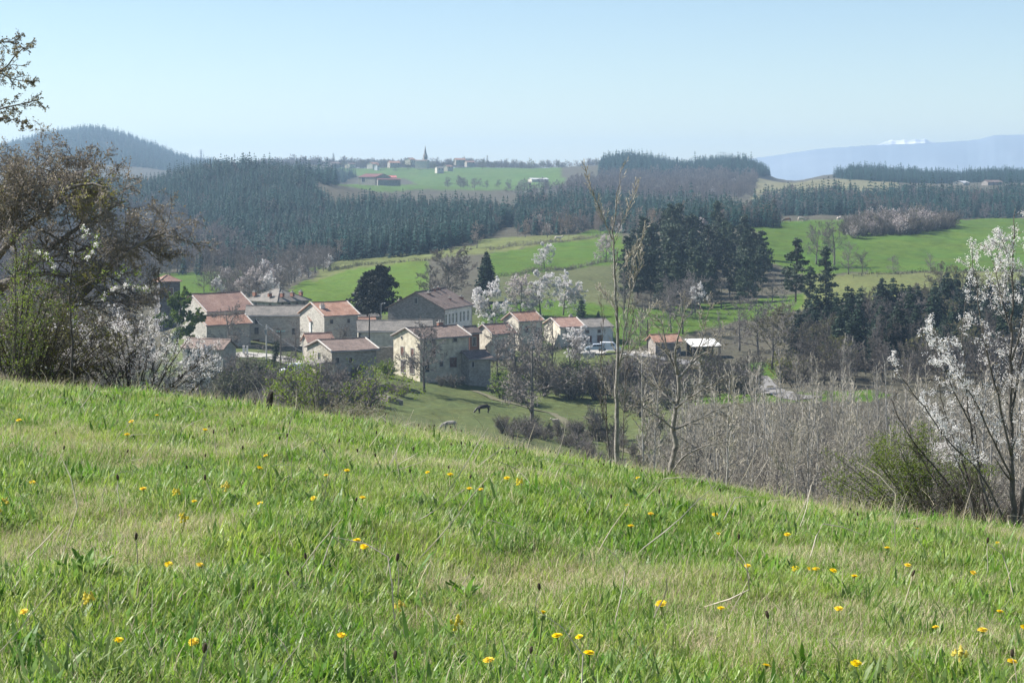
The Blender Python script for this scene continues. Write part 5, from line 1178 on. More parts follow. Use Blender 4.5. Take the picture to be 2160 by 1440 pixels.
copse('wood_tree', 'leafless brown grey tree in the mixed wood under the pale right field', 'tree', RNK*2+RND[:1]+TALL[:1]+OLV, [(1660,790),(1690,730),(1800,690),(1900,640),(2100,625),(2300,625),(2300,812),(2000,812),(1750,812)], 335, 520, 7.5, 8.0, 10, 'leafless trees of the mixed wood on the right', 64, 130, .2)
copse('edge_tree', 'leafless tree on the wood edge above the green strip', 'tree', RNK+RND[:2]+POLE[:2], [(1690,824),(1700,790),(2300,790),(2300,826)], 300, 360, 6.0, 7.6, 10, 'leafless trees on the wood edge', 65, 56, .2)
# -- grey ravine wood behind the meadow
RAV = [(1330,1120),(1420,960),(1480,880),(1560,850),(1700,846),(1900,842),(2400,842),(2400,1300),(1400,1300)]
copse('ravine_tree', 'slender pale grey leafless tree in the ravine wood beyond the meadow', 'tree', POLE, RAV, 125, 268, 5.2, 8.4, 10, 'slender grey trees of the ravine wood', 66, 290, .2)
woods('ravine_thicket', 'grey leafless thicket filling the ravine between the slender trees', [bare_joint(400+i, 'round', 'twig_pale', .03, .9, base=.1) for i in range(4)], RAV, 120, 285, 4.6, .40, 67, sig=.3)
copse('slope_tree', 'grey leafless tree on the slope between lane and ravine', 'tree', RNK+RND[:1], [(1330,900),(1300,800),(1400,770),(1560,800),(1620,830),(1500,860),(1420,930)], 235, 360, 9, 6.0, 8.8, 'grey trees on the slope under the lane', 68, 30, .2)

for px, D, h, k, lab in [(1760,345,7.5,0,'rounded green leafing tree at the edge of the mixed wood'), (1935,350,6.5,0,'smaller green leafing tree farther right at the edge of the mixed wood'), (1575,330,5.0,0,'low green leafing tree on the lane bend')]:
    place('leafing_tree', lab, 'tree', OLV[1] if k else GRN2[0], px, D, h/10)
copse('bank_scrub', 'dark low scrub on the steep bank of the pasture', 'shrub', SHB, [(1040,925),(1130,900),(1230,905),(1320,930),(1400,960),(1400,1000),(1290,985),(1180,955)], 225, 310, 4.5, 2.2, 3.0, 'dark scrub on the pasture bank', 69, 40, .3)
# ------------------------------------------------------------------ animals
def beast(name, label, cat, px, row, lo, hi, rz, L, mats, H=1.35, head=(.95,.1), graze=False, D=None, horns=False):
    """one continuous skinned body: trunk, neck, head, four jointed legs, tail"""
    D = D or depth_of(px, row, lo, hi); s = L/2.3; p = ground(px, D); root = tag(empty(name, p, R(rz), s), label, cat)
    hz_ = .35 if graze else 1.55; hx = 1.45 if graze else 1.5
    V = [(-.85,0,1.22),(-.35,0,1.15),(.25,0,1.12),(.75,0,1.2),(1.12,0,1.28 if not graze else .95),(hx,0,hz_+.1),(hx+.32,0,hz_-.12)]
    E = [(0,1),(1,2),(2,3),(3,4),(4,5),(5,6)]; Rr = [.30,.36,.38,.33,.20,.17,.10]
    for x, a in ((.72,3),(-.82,0)):
        for y in (-.22,.22):
            b = len(V); k = .06 if x > 0 else -.14
            V += [(x,y,.95),(x+k*.6,y,.55),(x-k*.2,y,.28),(x+.02,y,.04)]; Rr += [.17,.095,.065,.075]; E += [(a,b),(b,b+1),(b+1,b+2),(b+2,b+3)]
    b = len(V); V += [(-1.12,0,1.15),(-1.2,0,.65)]; Rr += [.05,.045]; E += [(0,b),(b,b+1)]
    for y in (-.16,.16): b = len(V); V.append((hx-.06,y*1.3,hz_+.2)); Rr.append(.045); E.append((5,b))
    me = bpy.data.meshes.new('body'); me.from_pydata(V, E, []); o = bpy.data.objects.new('body', me); COL.objects.link(o); o.parent = root
    sk = o.modifiers.new('skin', 'SKIN'); sv = me.skin_vertices[0].data
    for i, r in enumerate(Rr): sv[i].radius = (r, r)
    sv[1].use_root = True
    o.modifiers.new('sub', 'SUBSURF').levels = 1; o.modifiers['sub'].render_levels = 1
    me.materials.append(mats); return root
beast('horse', 'dark bay horse grazing in the shade on the pasture slope', 'horse', 1020, 872, 260, 330, 200, 2.2, M['horse'], graze=True)
beast('donkey', 'pale grey animal grazing just above the near meadow edge', 'donkey', 949, 908, 240, 320, 170, 1.9, M['wool'], graze=True)
beast('calf', 'small pale calf far down the pasture right of the tree', 'calf', 1172, 890, 240, 320, 190, 1.2, M['cow_white'])
beast('white_cow', 'white cow on the hedge bank above the middle green field', 'cow', 1177, 508, 600, 800, 15, 3.0, M['cow_white'])
for px, row, rz, mt, g, lab in [(1636,470,10,'cow_red',True,'dark cow at the left end of the brow by the spruce strip'), (1661,468,170,'cow_red',True,'red brown cow lying low on the brow'), (1689,467,20,'cow_white',True,'pale cow grazing on the brow of the right field'),
        (1769,469,60,'cow_white',False,'white cow standing upright on the brow left of the thicket'), (1795,467,200,'cow_red',False,'reddish cow nearest the thicket on the brow')]:
    beast('cow', lab, 'cow', px, row, 700, 850, rz, 3.1, M[mt], graze=g, D=805)
# ------------------------------------------------------------------ near trees on the edge of the meadow
def skeleton_limb(pts, D, dd0, dd1, rng, sub=4):
    """a limb through places seen at (px,row), running from dd0 to dd1 metres nearer or farther than D; smoothed and jittered"""
    n = len(pts); P = [at(a, r, D + dd0 + (dd1-dd0)*i/max(1,n-1)) for i, (a, r) in enumerate(pts)]; out = []
    for i in range(n-1):
        p0, p1, p2, p3 = P[max(i-1,0)], P[i], P[i+1], P[min(i+2,n-1)]
        for k in range(sub):
            t = k/sub; t2, t3 = t*t, t*t*t
            out.append(.5*((2*p1) + (p2-p0)*t + (2*p0-5*p1+4*p2-p3)*t2 + (3*p1-p0-3*p2+p3)*t3))
    out.append(P[-1]); L = sum((a-b).length for a, b in zip(out[1:], out[:-1]))
    for i in range(1, len(out)-1): out[i] = out[i] + Vector((rng.gauss(0,1),rng.gauss(0,1),rng.gauss(0,1)))*L*.0025
    return out, L
def near_tree(name, label, cat, base, D, limbs, cfg, seed, bark, twig, leaf=None, group=None):
    """limbs: (pts, r0, r1, dd0, dd1, child length in m or None). leaf: list of (part name, material, fn(B, tips, rng))"""
    rng = random.Random(seed); root = tag(empty(name, ground(base, D)), label, cat, group); o = root.location.copy(); T, C, tips = MB(), MB(), []
    for pts, r0, r1, d0, d1, cl in limbs:
        P, L = skeleton_limb(pts, D, d0, d1, rng)
        grow(T, C, P, r0, r1, 0, cfg if cl else [], rng, tips, cl or L)
    for B, nm, mt, sm in ((T,'trunk',bark,True),(C,'twigs',twig,False)):
        if not B.f: continue
        B.v = [(x-o.x, y-o.y, z-o.z) for x,y,z in B.v]; B.build(nm, M[mt], root, sm)
    for nm, mt, fn in (leaf or []):
        B = MB(); fn(B, tips, rng); B.v = [(x-o.x, y-o.y, z-o.z) for x,y,z in B.v]; B.build(nm, M[mt], root)
    return root, tips
def leaves_fn(n, lsz, spread, tri=True, sel=None, asp=1.0):
    def fn(B, tips, rng):
        tt = [t for t in tips if sel is None or sel(t)]
        if not tt: return
        for _ in range(n):
            p, e = rng.choice(tt); B.leaf(p.lerp(e, rng.uniform(0,1.1)) + Vector((rng.gauss(0,spread),rng.gauss(0,spread),rng.gauss(0,spread))), lsz*rng.uniform(.6,1.3), rng, 0, tri, asp)
    return fn
def blossom_fn(ncl, per, r, psz, sel=None):
    """clusters of petalled flowers along the twigs"""
    def fn(B, tips, rng):
        tt = [t for t in tips if sel is None or sel(t)]
        for _ in range(ncl):
            p, e = rng.choice(tt); c = p.lerp(e, rng.uniform(.1,1.0))
            for _ in range(per): B.leaf(c + Vector((rng.gauss(0,r),rng.gauss(0,r),rng.gauss(0,r))), psz*rng.uniform(.7,1.25), rng, 0, False, 1.5)
    return fn
def droop(n1, l1, n2, l2, n3, l3, w, tr=-.12):
    return [dict(n=n1, t0=.18, ang=(25,75), len=l1, rr=.35, seg=5, wob=.14, trop=.02, taper=.45, rmin=.006),
            dict(n=n2, t0=.1, ang=(20,70), len=l2, rr=.5, seg=4, wob=.16, trop=tr, rmin=.004),
            dict(n=n3, t0=.05, ang=(15,70), len=l3, twig=True, w=w, trop=-.35)]
# big old tree at the left, limbs leaning out over the thicket
LT = [([(-150,800),(-120,720),(-70,640),(-20,560)],0.289,0.160,0,.3,None),
      ([(-110,745),(0,712),(80,690),(150,640),(235,562),(300,512),(348,490)],0.170,0.028,0,-1.2,2.4),
      ([(-80,660),(0,610),(70,555),(130,505),(190,465),(262,425)],0.145,0.024,.2,.9,2.3),
      ([(-20,560),(40,490),(95,445),(130,405),(185,388),(222,395)],0.111,0.016,.3,-.8,1.9),
      ([(-30,570),(10,480),(50,425),(80,375),(98,345)],0.102,0.016,.3,1.0,1.8),
      ([(-60,620),(30,590),(110,575),(180,590),(240,640),(290,660)],0.093,0.016,.2,-1.8,1.9),
      ([(-20,560),(-10,460),(5,400),(20,355)],0.102,0.016,.3,.3,1.8),
      ([(60,555),(120,540),(200,520),(260,510),(310,530),(345,560)],0.051,0.010,0,.8,1.5),
      ([(95,445),(140,420),(175,380),(172,345)],0.043,0.008,0,.6,1.4),
      ([(-100,700),(0,670),(90,660),(170,690),(230,720)],0.076,0.016,0,-2.2,1.7),
      ([(-40,590),(-10,520),(30,460),(40,410),(60,370)],0.076,0.016,.3,-1.3,1.7)]
yel = lambda t: t[0].z > -4.5 and (math.sin(t[0].x*2.3)+math.sin(t[0].z*2.9+t[0].y)) > 1.0
near_tree('old_tree', 'big old spreading tree with drooping rusty twigs at the left edge', 'tree', -120, 47, LT, droop(20,.85,12,.5,13,.5,.0070), 501, 'bark_grey', 'twig',
          [('catkins','leaf_catkin', leaves_fn(20000,.05,.06)), ('young_leaves','leaf_yellow', leaves_fn(4200,.055,.06, sel=yel))])
# taller tree outside the frame whose outer boughs come in at the top left
TT = [([(-330,800),(-330,600),(-300,420),(-260,280)],0.221,0.096,0,.2,None),
      ([(-280,340),(-180,260),(-80,200),(0,150),(52,100)],0.060,0.010,.2,-.5,.8), ([(-290,390),(-180,330),(-70,260),(10,228),(74,212)],0.051,0.008,.2,.6,.75),
      ([(-270,300),(-180,200),(-90,130),(-10,92),(40,92)],0.051,0.008,.2,1.0,.8), ([(-290,420),(-160,345),(-60,275),(0,248),(60,262)],0.043,0.007,.2,-.8,.55), ([(-200,270),(-110,190),(-40,140),(20,165),(66,175)],0.034,0.006,0,.4,.65)]
near_tree('tall_tree', 'tall tree mostly outside the left edge with budding boughs against the sky', 'tree', -330, 40, TT, [dict(n=18, t0=.3, ang=(20,65), len=.75, rr=.4, seg=4, wob=.13, trop=.0, taper=.5, rmin=.006), dict(n=7, t0=.1, ang=(20,60), len=.5, rr=.55, seg=3, wob=.16, trop=-.02, rmin=.004), dict(n=5, t0=.1, ang=(15,65), len=.45, twig=True, w=.0065, trop=-.1)], 502, 'bark_grey', 'twig', [('buds','leaf_catkin', leaves_fn(3000,.045,.02))])
def near_shrub(name, label, cat, px, D, spread_px, height_px, stems, seed, bark, twig, leaf, cl=.5, r=.02, w=.004, lean=0, n1=9, n2=7):
    rng = random.Random(seed); row0 = float(row_at(np.array([px]), np.array([D]))[0]); L_ = []
    for i in range(stems):
        a = rng.uniform(-1,1); b = a*spread_px*.5 + lean*rng.uniform(.3,1); hh = height_px*rng.uniform(.6,1.0)*(1-.42*abs(a)**1.5)
        x0 = px + a*spread_px*.16 + rng.gauss(0,4); L_.append(([(x0,row0+4),(x0+b*.35,row0-hh*.45),(x0+b*.75,row0-hh*.8),(x0+b*1.0,row0-hh)], r*rng.uniform(.6,1.1), r*.22, rng.uniform(-.2,.2), rng.uniform(-.5,.5)*spread_px*D/F, cl))
    cfg = [dict(n=n1, t0=.12, ang=(20,70), len=.9, rr=.4, seg=3, wob=.18, trop=.02, taper=.4, rmin=w*.8), dict(n=n2, t0=.05, ang=(20,75), len=.42, twig=True, w=w, trop=.05)]
    return near_tree(name, label, cat, px, D, L_, cfg, seed, bark, twig, leaf)
near_shrub('blackthorn_thicket', 'wide blackthorn thicket covered in small white blossom under the old tree', 'shrub', 285, 44, 270, 215, 46, 511, 'bark_dark', 'twig_dark', [('blossom','blossom', blossom_fn(5200,4,.022,.025)), ('young_leaves','leaf_olive', leaves_fn(900,.04,.04))], .62, .022, .004)
near_shrub('blackthorn_bush', 'taller arm of white blossom reaching right towards the round green tree', 'shrub', 345, 46, 150, 190, 20, 512, 'bark_dark', 'twig_dark', [('blossom','blossom', blossom_fn(3200,4,.022,.025))], .55, .02, .004, 30)
near_shrub('bramble_thicket', 'dark tangled thicket under the old tree at the left edge', 'shrub', 60, 43, 320, 215, 90, 513, 'bark_dark', 'twig_dark', [('leaves','leaf_olive', leaves_fn(9000,.04,.06)), ('blossom','blossom', blossom_fn(260,3,.02,.03))], .7, .024, .0045)
near_shrub('dark_thicket', 'dense dark undergrowth directly beneath the blossoming pear tree', 'shrub', 165, 45, 230, 190, 60, 514, 'bark_dark', 'twig_dark', [('leaves','shrub', leaves_fn(6000,.04,.06))], .6, .022, .0045)
near_shrub('leafy_thicket', 'yellowish green leafing branches at the left edge below the old tree', 'shrub', 20, 39, 190, 330, 14, 515, 'bark_dark', 'twig', [('young_leaves','leaf_spring', leaves_fn(5200,.032,.06))], .6, .03, .004)
PT = [([(150,800),(152,720),(148,640),(152,560),(165,500),(170,478)],0.030,0.005,0,.1,.55), ([(152,620),(200,590),(250,578),(290,570)],0.012,0.003,0,-.3,.5), ([(150,650),(220,625),(270,610),(300,600)],0.012,0.003,0,.3,.5), ([(150,600),(110,560),(90,530)],0.010,0.003,0,.2,.4), ([(152,560),(185,530),(205,505)],0.010,0.003,0,-.1,.4)]
near_tree('pear_tree', 'slender young tree with round white flower clusters before the old tree', 'tree', 150, 38, PT, [dict(n=6, t0=.2, ang=(25,65), len=.6, rr=.5, seg=3, wob=.12, trop=.08, rmin=.004), dict(n=4, t0=.2, ang=(20,60), len=.4, twig=True, w=.004, trop=.1)], 516, 'bark_dark', 'twig',
          [('blossom','blossom', blossom_fn(46,16,.022,.03)), ('young_leaves','leaf_spring', leaves_fn(420,.045,.03))])
# green hawthorn by the fence post
near_shrub('hawthorn_bush', 'young hawthorn with fresh green leaves and arching branches by the fence post', 'shrub', 690, 31, 270, 155, 11, 521, 'bark_grey', 'twig_pale', [('young_leaves','leaf_spring', leaves_fn(2600,.028,.03))], .55, .016, .003, 20)
near_shrub('bramble_heap', 'low grey tangle of dead brambles at the foot of the green hawthorn', 'shrub', 712, 30, 150, 55, 22, 522, 'bark_grey', 'twig_pale', [('leaves','leaf_olive', leaves_fn(300,.03,.04))], .3, .007, .0025)
p = ground(565, 25.6); t = tag(empty('fence_post', p), 'dark rotten leaning fence post at the meadow edge left of the hawthorn', 'fence post'); B = MB()
B.tube([(-.02,0,-.3),(-.008,0,.10),(.030,0,.32),(.042,0,.385)], [.045,.047,.044,.030], 8); B.tube([(.026,.01,.31),(.06,.01,.40)], [.02,.012], 5); B.build('post', M['wood_dark'], t)
p = ground(538, 25.4); t = tag(empty('thin_stake', p), 'thin grey stake left of the dark fence post', 'fence post'); B = MB(); B.tube([(0,0,-.2),(.015,0,.34)], [.010,.008], 5); B.build('post', M['wood'], t)
# tall bare sapling in the middle
TS = [([(1300,990),(1301,900),(1303,800),(1301,700),(1297,600),(1293,505),(1299,430),(1311,352)],0.056,0.0048,0,.1,.7),
      ([(1292,505),(1275,465),(1260,430),(1243,385),(1232,345)],0.0149,0.0040,0,-.4,.45), ([(1297,500),(1318,455),(1334,418),(1345,385)],0.0118,0.0032,0,.4,.4),
      ([(1306,770),(1318,700),(1328,620),(1332,560),(1345,520),(1362,480)],0.0186,0.0040,0,-.5,.5), ([(1328,620),(1345,575),(1352,530)],0.0105,0.0032,0,-.2,.4),
      ([(1303,660),(1282,630),(1265,608)],0.0081,0.0024,0,.4,.35), ([(1308,745),(1336,700),(1362,665),(1385,640)],0.0118,0.0032,0,.6,.45), ([(1310,760),(1340,730),(1370,690)],0.0093,0.0024,0,.3,.4),
      ([(1300,580),(1322,552),(1330,535),(1350,520)],0.0074,0.0024,0,-.3,.3), ([(1302,850),(1285,825),(1262,790)],0.0062,0.0024,0,.3,.3)]
ash = [dict(n=26, t0=.18, ang=(20,45), len=.75, rr=.35, seg=4, wob=.08, trop=.16, taper=.5, rmin=.004), dict(n=5, t0=.2, ang=(25,50), len=.5, twig=True, w=.0075, trop=.2)]
near_tree('bare_sapling', 'tall slender leafless sapling with pale bark rising in the middle of the view', 'tree', 1299, 38, TS, ash, 531, 'bark_ash', 'twig_pale')
near_tree('thin_sapling', 'thin dark leafless stem close to the left of the tall pale sapling', 'tree', 1288, 38.6, [([(1288,990),(1280,900),(1276,820),(1268,760),(1272,690),(1268,640)],0.019,0.003,0,.2,.5), ([(1281,910),(1270,860),(1262,800)],0.009,0.002,0,-.2,.3)], ash, 532, 'bark_grey', 'twig')
near_tree('thin_sapling', 'thin leafless stem close to the right of the tall pale sapling', 'tree', 1314, 38.3, [([(1312,990),(1316,900),(1318,800),(1330,700),(1340,640)],0.015,0.003,0,-.2,.5)], ash, 533, 'bark_grey', 'twig')
CT = [([(1412,1012),(1418,975),(1425,940),(1420,905),(1424,870),(1432,830),(1430,790)],0.098,0.048,0,.1,None),
      ([(1430,790),(1424,740),(1436,690),(1448,640)],0.047,0.006,.1,-.4,1.0), ([(1431,800),(1465,760),(1500,735),(1530,700)],0.047,0.006,.1,.5,1.0), ([(1426,860),(1460,835),(1505,810),(1545,800)],0.038,0.006,0,-.6,.9),
      ([(1424,850),(1395,825),(1378,790),(1365,735)],0.038,0.006,0,.7,.95), ([(1422,905),(1460,890),(1510,865),(1560,850)],0.034,0.006,0,.8,.8), ([(1421,905),(1390,880),(1355,858),(1330,850)],0.030,0.006,0,-.5,.8),
      ([(1412,1008),(1440,965),(1490,940),(1540,930)],0.043,0.008,0,-.9,.8), ([(1430,790),(1410,745),(1400,700),(1392,660)],0.038,0.006,.1,.2,.95), ([(1448,780),(1480,720),(1490,670),(1500,640)],0.025,0.005,.2,.2,.9)]
near_tree('crooked_tree', 'small crooked leafless tree with twisting pale branches right of the tall sapling', 'tree', 1412, 52, CT, [dict(n=12, t0=.15, ang=(25,70), len=.75, rr=.4, seg=4, wob=.16, trop=.04, taper=.45, rmin=.008), dict(n=6, t0=.1, ang=(20,65), len=.5, rr=.55, seg=3, wob=.18, trop=.03, rmin=.006), dict(n=4, t0=.1, ang=(20,65), len=.5, twig=True, w=.008, trop=.05)], 541, 'bark_ash', 'twig_pale')
near_tree('thin_sapling', 'thin leafless sapling right of the crooked tree at the meadow edge', 'tree', 1530, 46, [([(1532,1035),(1536,960),(1545,890),(1550,820)],0.017,0.003,0,.2,.8)], ash, 534, 'bark_pale', 'twig_pale')
near_tree('thin_sapling', 'thin leafless sapling before the ravine wood, nearest the middle of it', 'tree', 1660, 40, [([(1655,1075),(1662,1010),(1668,960),(1680,900)],0.014,0.002,0,.2,.7), ([(1662,1010),(1640,985),(1630,960)],0.007,0.002,0,.2,.4)], ash, 535, 'bark_pale', 'twig_pale')
near_tree('thin_sapling', 'forked thin sapling left of the green budding bush', 'tree', 1770, 38, [([(1766,1090),(1770,1030),(1772,970),(1790,900)],0.015,0.002,0,.2,.7), ([(1770,1030),(1752,990),(1740,950)],0.008,0.002,0,-.2,.4)], ash, 536, 'bark_pale', 'twig_pale')
# blossoming cherry plum at the right
CH = [([(2142,1120),(2136,1010),(2131,900),(2133,780),(2134,680),(2138,560),(2142,440)],0.0352,0.0037,0,.1,.50),
      ([(2134,960),(2110,860),(2085,760),(2066,660),(2058,580),(2050,530)],0.0176,0.0023,0,-.3,.45), ([(2150,1115),(2165,1000),(2185,900),(2200,800),(2205,690)],0.0272,0.0037,0,.3,.5),
      ([(2133,880),(2150,780),(2172,690),(2178,600)],0.0160,0.0023,0,.3,.45), ([(2090,1085),(2062,980),(2046,890),(2036,800),(2030,700),(2040,620)],0.0176,0.0023,0,.2,.45),
      ([(2045,890),(2010,820),(1985,750),(1968,690)],0.0096,0.0015,0,-.4,.4), ([(2120,1100),(2070,1000),(2000,930),(1950,860),(1905,800),(1890,770)],0.0152,0.0015,-.2,-.6,.4),
      ([(2136,1010),(2095,930),(2060,850),(2020,790),(1990,740)],0.0136,0.0023,0,-.7,.42), ([(2134,700),(2112,630),(2100,570),(2082,520)],0.0112,0.0015,0,.2,.38), ([(2134,760),(2156,680),(2164,600),(2170,520)],0.0120,0.0015,0,-.3,.4),
      ([(2138,600),(2125,540),(2112,500)],0.0072,0.0015,0,-.1,.3), ([(2050,1080),(2030,1000),(2000,950),(1975,890)],0.0080,0.0015,-.2,.4,.35), ([(2055,1095),(2040,1020),(2012,960),(1985,905),(1960,850)],0.0112,0.0015,.1,.2,.38)]
chf = [dict(n=18, t0=.14, ang=(25,60), len=.75, rr=.42, seg=4, wob=.10, trop=.05, taper=.45, rmin=.0025), dict(n=6, t0=.1, ang=(25,65), len=.5, twig=True, w=.0020, trop=.1)]
bl_sel = lambda t: (t[0].z > -3.05) and (t[0].x > 4.3 or (math.sin(t[0].z*9)+math.sin(t[0].x*7)) > .4)
near_tree('cherry_plum_tree', 'white blossoming cherry plum tree at the right edge of the meadow', 'tree', 2142, 20.5, CH, chf, 551, 'bark_grey', 'twig_dark',
          [('blossom','blossom', blossom_fn(5200,4,.013,.0130, bl_sel)), ('young_leaves','leaf_catkin', leaves_fn(700,.022,.02, sel=bl_sel))])
near_tree('bare_shrub_tree', 'dark leafless arching stems left of the blossoming cherry plum', 'tree', 2035, 21.5, [([(2060,1090),(2040,1000),(2010,920),(1985,840),(1975,740)],0.015,0.002,0,.3,.4), ([(2040,1090),(2000,1020),(1950,960),(1900,890),(1880,840)],0.014,0.002,0,-.3,.38), ([(2020,1080),(1970,1010),(1925,930),(1905,860)],0.011,0.002,0,.3,.35), ([(2080,1095),(2065,980),(2055,880),(2060,790)],0.012,0.002,0,-.2,.35)], chf, 552, 'bark_dark', 'twig_dark')
near_shrub('budding_bush', 'leaning green budding bush left of the cherry plum', 'shrub', 1960, 23.5, 240, 215, 40, 553, 'bark_grey', 'leaf_olive', [('buds','leaf_spring', leaves_fn(13000,.021,.035))], .42, .012, .0022, -70)
near_shrub('thorn_tangle', 'dark leafless thorn tangle between the budding bush and the cherry trunk', 'shrub', 2060, 21.2, 200, 130, 34, 554, 'bark_dark', 'twig_dark', [('leaves','shrub', leaves_fn(500,.02,.03))], .34, .010, .0022)
near_shrub('thorn_tangle', 'grey dead brambles at the foot of the cherry trunk', 'shrub', 2150, 20.9, 110, 95, 18, 555, 'bark_grey', 'twig', [('leaves','leaf_olive', leaves_fn(160,.02,.03))], .25, .007, .002)
# ------------------------------------------------------------------ meadow
def blade(B, p, h, w, az, lean, curl, rng, m=0, seg=3):
    c, s = math.cos(az), math.sin(az); px, py = -s*w*.5, c*w*.5; b = len(B.v)
    x, z, a = 0.0, 0.0, lean
    for i in range(seg):
        k = 1 - .25*i/seg if i else .8
        B.v += [(p[0]+c*x-px*k, p[1]+s*x-py*k, p[2]+z), (p[0]+c*x+px*k, p[1]+s*x+py*k, p[2]+z)]
        x += math.sin(a)*h/seg; z += math.cos(a)*h/seg; a += curl/seg
    B.v.append((p[0]+c*x, p[1]+s*x, p[2]+z))
    for i in range(seg-1): B.f.append((b+2*i, b+2*i+1, b+2*i+3, b+2*i+2)); B.m.append(m)
    k = b+2*(seg-1); B.f.append((k, k+1, k+2)); B.m.append(m)
def tuft(seed, n, rad, h, w, lean, curl, mats, dry=0.0, hs=.3):
    rng = random.Random(seed); B = MB()
    for i in range(n):
        a = rng.uniform(0,6.28); r = rad*math.sqrt(rng.random()); hh = h*rng.uniform(1-hs,1+hs)
        isdry = rng.random() < dry
        blade(B, (math.cos(a)*r, math.sin(a)*r, -.01), hh*(1.05 if isdry else 1), w*rng.uniform(.7,1.3)*(.6 if isdry else 1), rng.uniform(0,6.28), abs(rng.gauss(0,lean))*(1.6 if isdry else 1), rng.uniform(.1,curl), rng, 1 if isdry else 0)
    return B.mesh('tuft', mats)
GM = [M['grass'], M['grass_dry']]; HM = [M['herb'], M['grass_dry']]
FINE = [tuft(600+i, 44, .095, .055+.012*(i%3), .0032, .55, 1.4, GM, .24) for i in range(6)]
MIXD = [tuft(610+i, 44, .10, .055, .003, .7, 1.4, GM, .42) for i in range(4)]
DRY = [tuft(620+i, 48, .10, .065, .0026, .95, 1.5, GM, .85) for i in range(4)]
LUSH = [tuft(630+i, 34, .10, .085+.015*(i%2), .0052, .55, 1.6, GM, .06) for i in range(5)]
HERB = [tuft(640+i, 13, .06, .07+.018*(i%3), .014, .85, 1.2, HM, .0) for i in range(5)]
def meadow_sites(n, lo, hi, seed, um=.315):
    rs = np.random.RandomState(seed); d = np.sqrt(lo*lo + rs.rand(n)*(hi*hi-lo*lo)); u = (rs.rand(n)*2-1)*um*(1+1.6*np.exp(-d/6)); x = u*d
    return np.stack([x, d, gz_np(x, d)], -1), rs
def lushness(P): return fbm(P[:,0]*.95+3, P[:,1]*.55+8, 4), fbm(P[:,0]*2.6+31, P[:,1]*1.7+2, 3)
bands = [(4.2,8.5,17000,1.0),(8.5,14,21000,1.08),(14,22,26000,1.22),(22,40,30000,1.5)]
allP, allS, allR = [], [], None
AP, AS = [], []
for k, (lo, hi, n, sc) in enumerate(bands): P, rs = meadow_sites(n, lo, hi, 700+k); AP.append(P); AS.append(np.full(n, sc))
AP = np.concatenate(AP); AS = np.concatenate(AS); rs = np.random.RandomState(9); n = len(AP); l1, l2 = lushness(AP); AS = AS*np.clip(.88+rs.randn(n)*.24, .4, 1.6)
rot = np.stack([rs.randn(n)*.14, rs.randn(n)*.14, rs.rand(n)*6.28], -1); rr = rs.rand(n); kind = np.zeros(n, int)
dryk = (l1 + .35*(l2-.5) < .42); lush = (l1 + .35*(l2-.5) > .53)
kind[dryk & (rr < .50)] = 2; kind[dryk & (rr >= .50) & (rr < .85)] = 1
kind[lush & (rr < .30)] = 3; kind[lush & (rr > .72)] = 4
mid = ~dryk & ~lush; kind[mid & (rr < .22)] = 1; kind[mid & (rr > .93)] = 4; kind[mid & (rr > .35) & (rr < .375)] = 2; kind[mid & (rr > .40) & (rr < .46)] = 3
for k, (nm, pr, lab) in enumerate([('fine_grass',FINE,'short fine green grass of the meadow'), ('mixed_grass',MIXD,'green grass mixed with dead blades'), ('dry_grass',DRY,'pale dry grass patches in the meadow'), ('lush_grass',LUSH,'taller lush grass tufts'), ('meadow_herbs',HERB,'broad leaved meadow herbs among the grass')]):
    q = kind == k; scatter_stuff(nm, lab, pr, AP[q], rot[q], AS[q], 800+k)
# dead stalks, seed heads and longer bents
def stalk_mesh(seed, L, kink, head=False):
    rng = random.Random(seed); B = MB(); pts = limb(Vector((0,0,-.02)), Vector((rng.uniform(-.2,.2),0,1)), L, 5, .10, 0, rng)
    if kink: pts[4] += Vector((.06*kink, .02, -.03)); pts[5] += Vector((.14*kink, .04, -.08))
    B.tube(pts, [.0028,.0026,.0024,.0022,.0018,.0010], 4)
    if head:
        q = pts[-1]; B.m = [0]*len(B.f); B.lathe([(.002,-.005),(.0065,.004),(.007,.014),(.004,.024)], 6, 1, tuple(q))
    return B.mesh('stalk', [M['stalk'], M['seedhead']])
STK = [stalk_mesh(900+i, .30+.06*(i%4), (i%3)-1) for i in range(8)]; SED = [stalk_mesh(920+i, .16+.03*(i%3), 0, True) for i in range(5)]
P1, r1 = meadow_sites(480, 5.0, 34, 31); scatter_stuff('dead_stalks', 'pale dead stalks lying and leaning in the grass', STK, P1, np.stack([r1.randn(480)*.55, r1.randn(480)*.25+.45, r1.rand(480)*1.6-.4], -1), .6+r1.rand(480)*.8, 41)
P2, r2 = meadow_sites(260, 5.0, 30, 32); scatter_stuff('seed_heads', 'small dark brown seed heads on thin stalks in the grass', SED, P2, np.stack([r2.randn(260)*.18, r2.randn(260)*.18, r2.rand(260)*6.28], -1), .7+r2.rand(260)*.5, 42)
# rough edge of the meadow: longer dry bents and weeds along the brow
rs = np.random.RandomState(55); pe = rs.rand(1300)*2400-120; ce = np.interp(pe, PX, [CREST[k][1] for k in PX]); de = ce*(.97+.32*rs.rand(1300)); xe = (pe-CX)/F*de; ze = gz_np(xe, de)
scatter_stuff('brow_bents', 'long dry bents and weeds along the brow of the meadow', [tuft(650+i, 16, .10, .20, .004, .55, 1.0, GM, .75) for i in range(4)], np.stack([xe, de, ze], -1), np.stack([rs.randn(1300)*.2, rs.randn(1300)*.2, rs.rand(1300)*6.28], -1), .6+rs.rand(1300)*.9, 43)
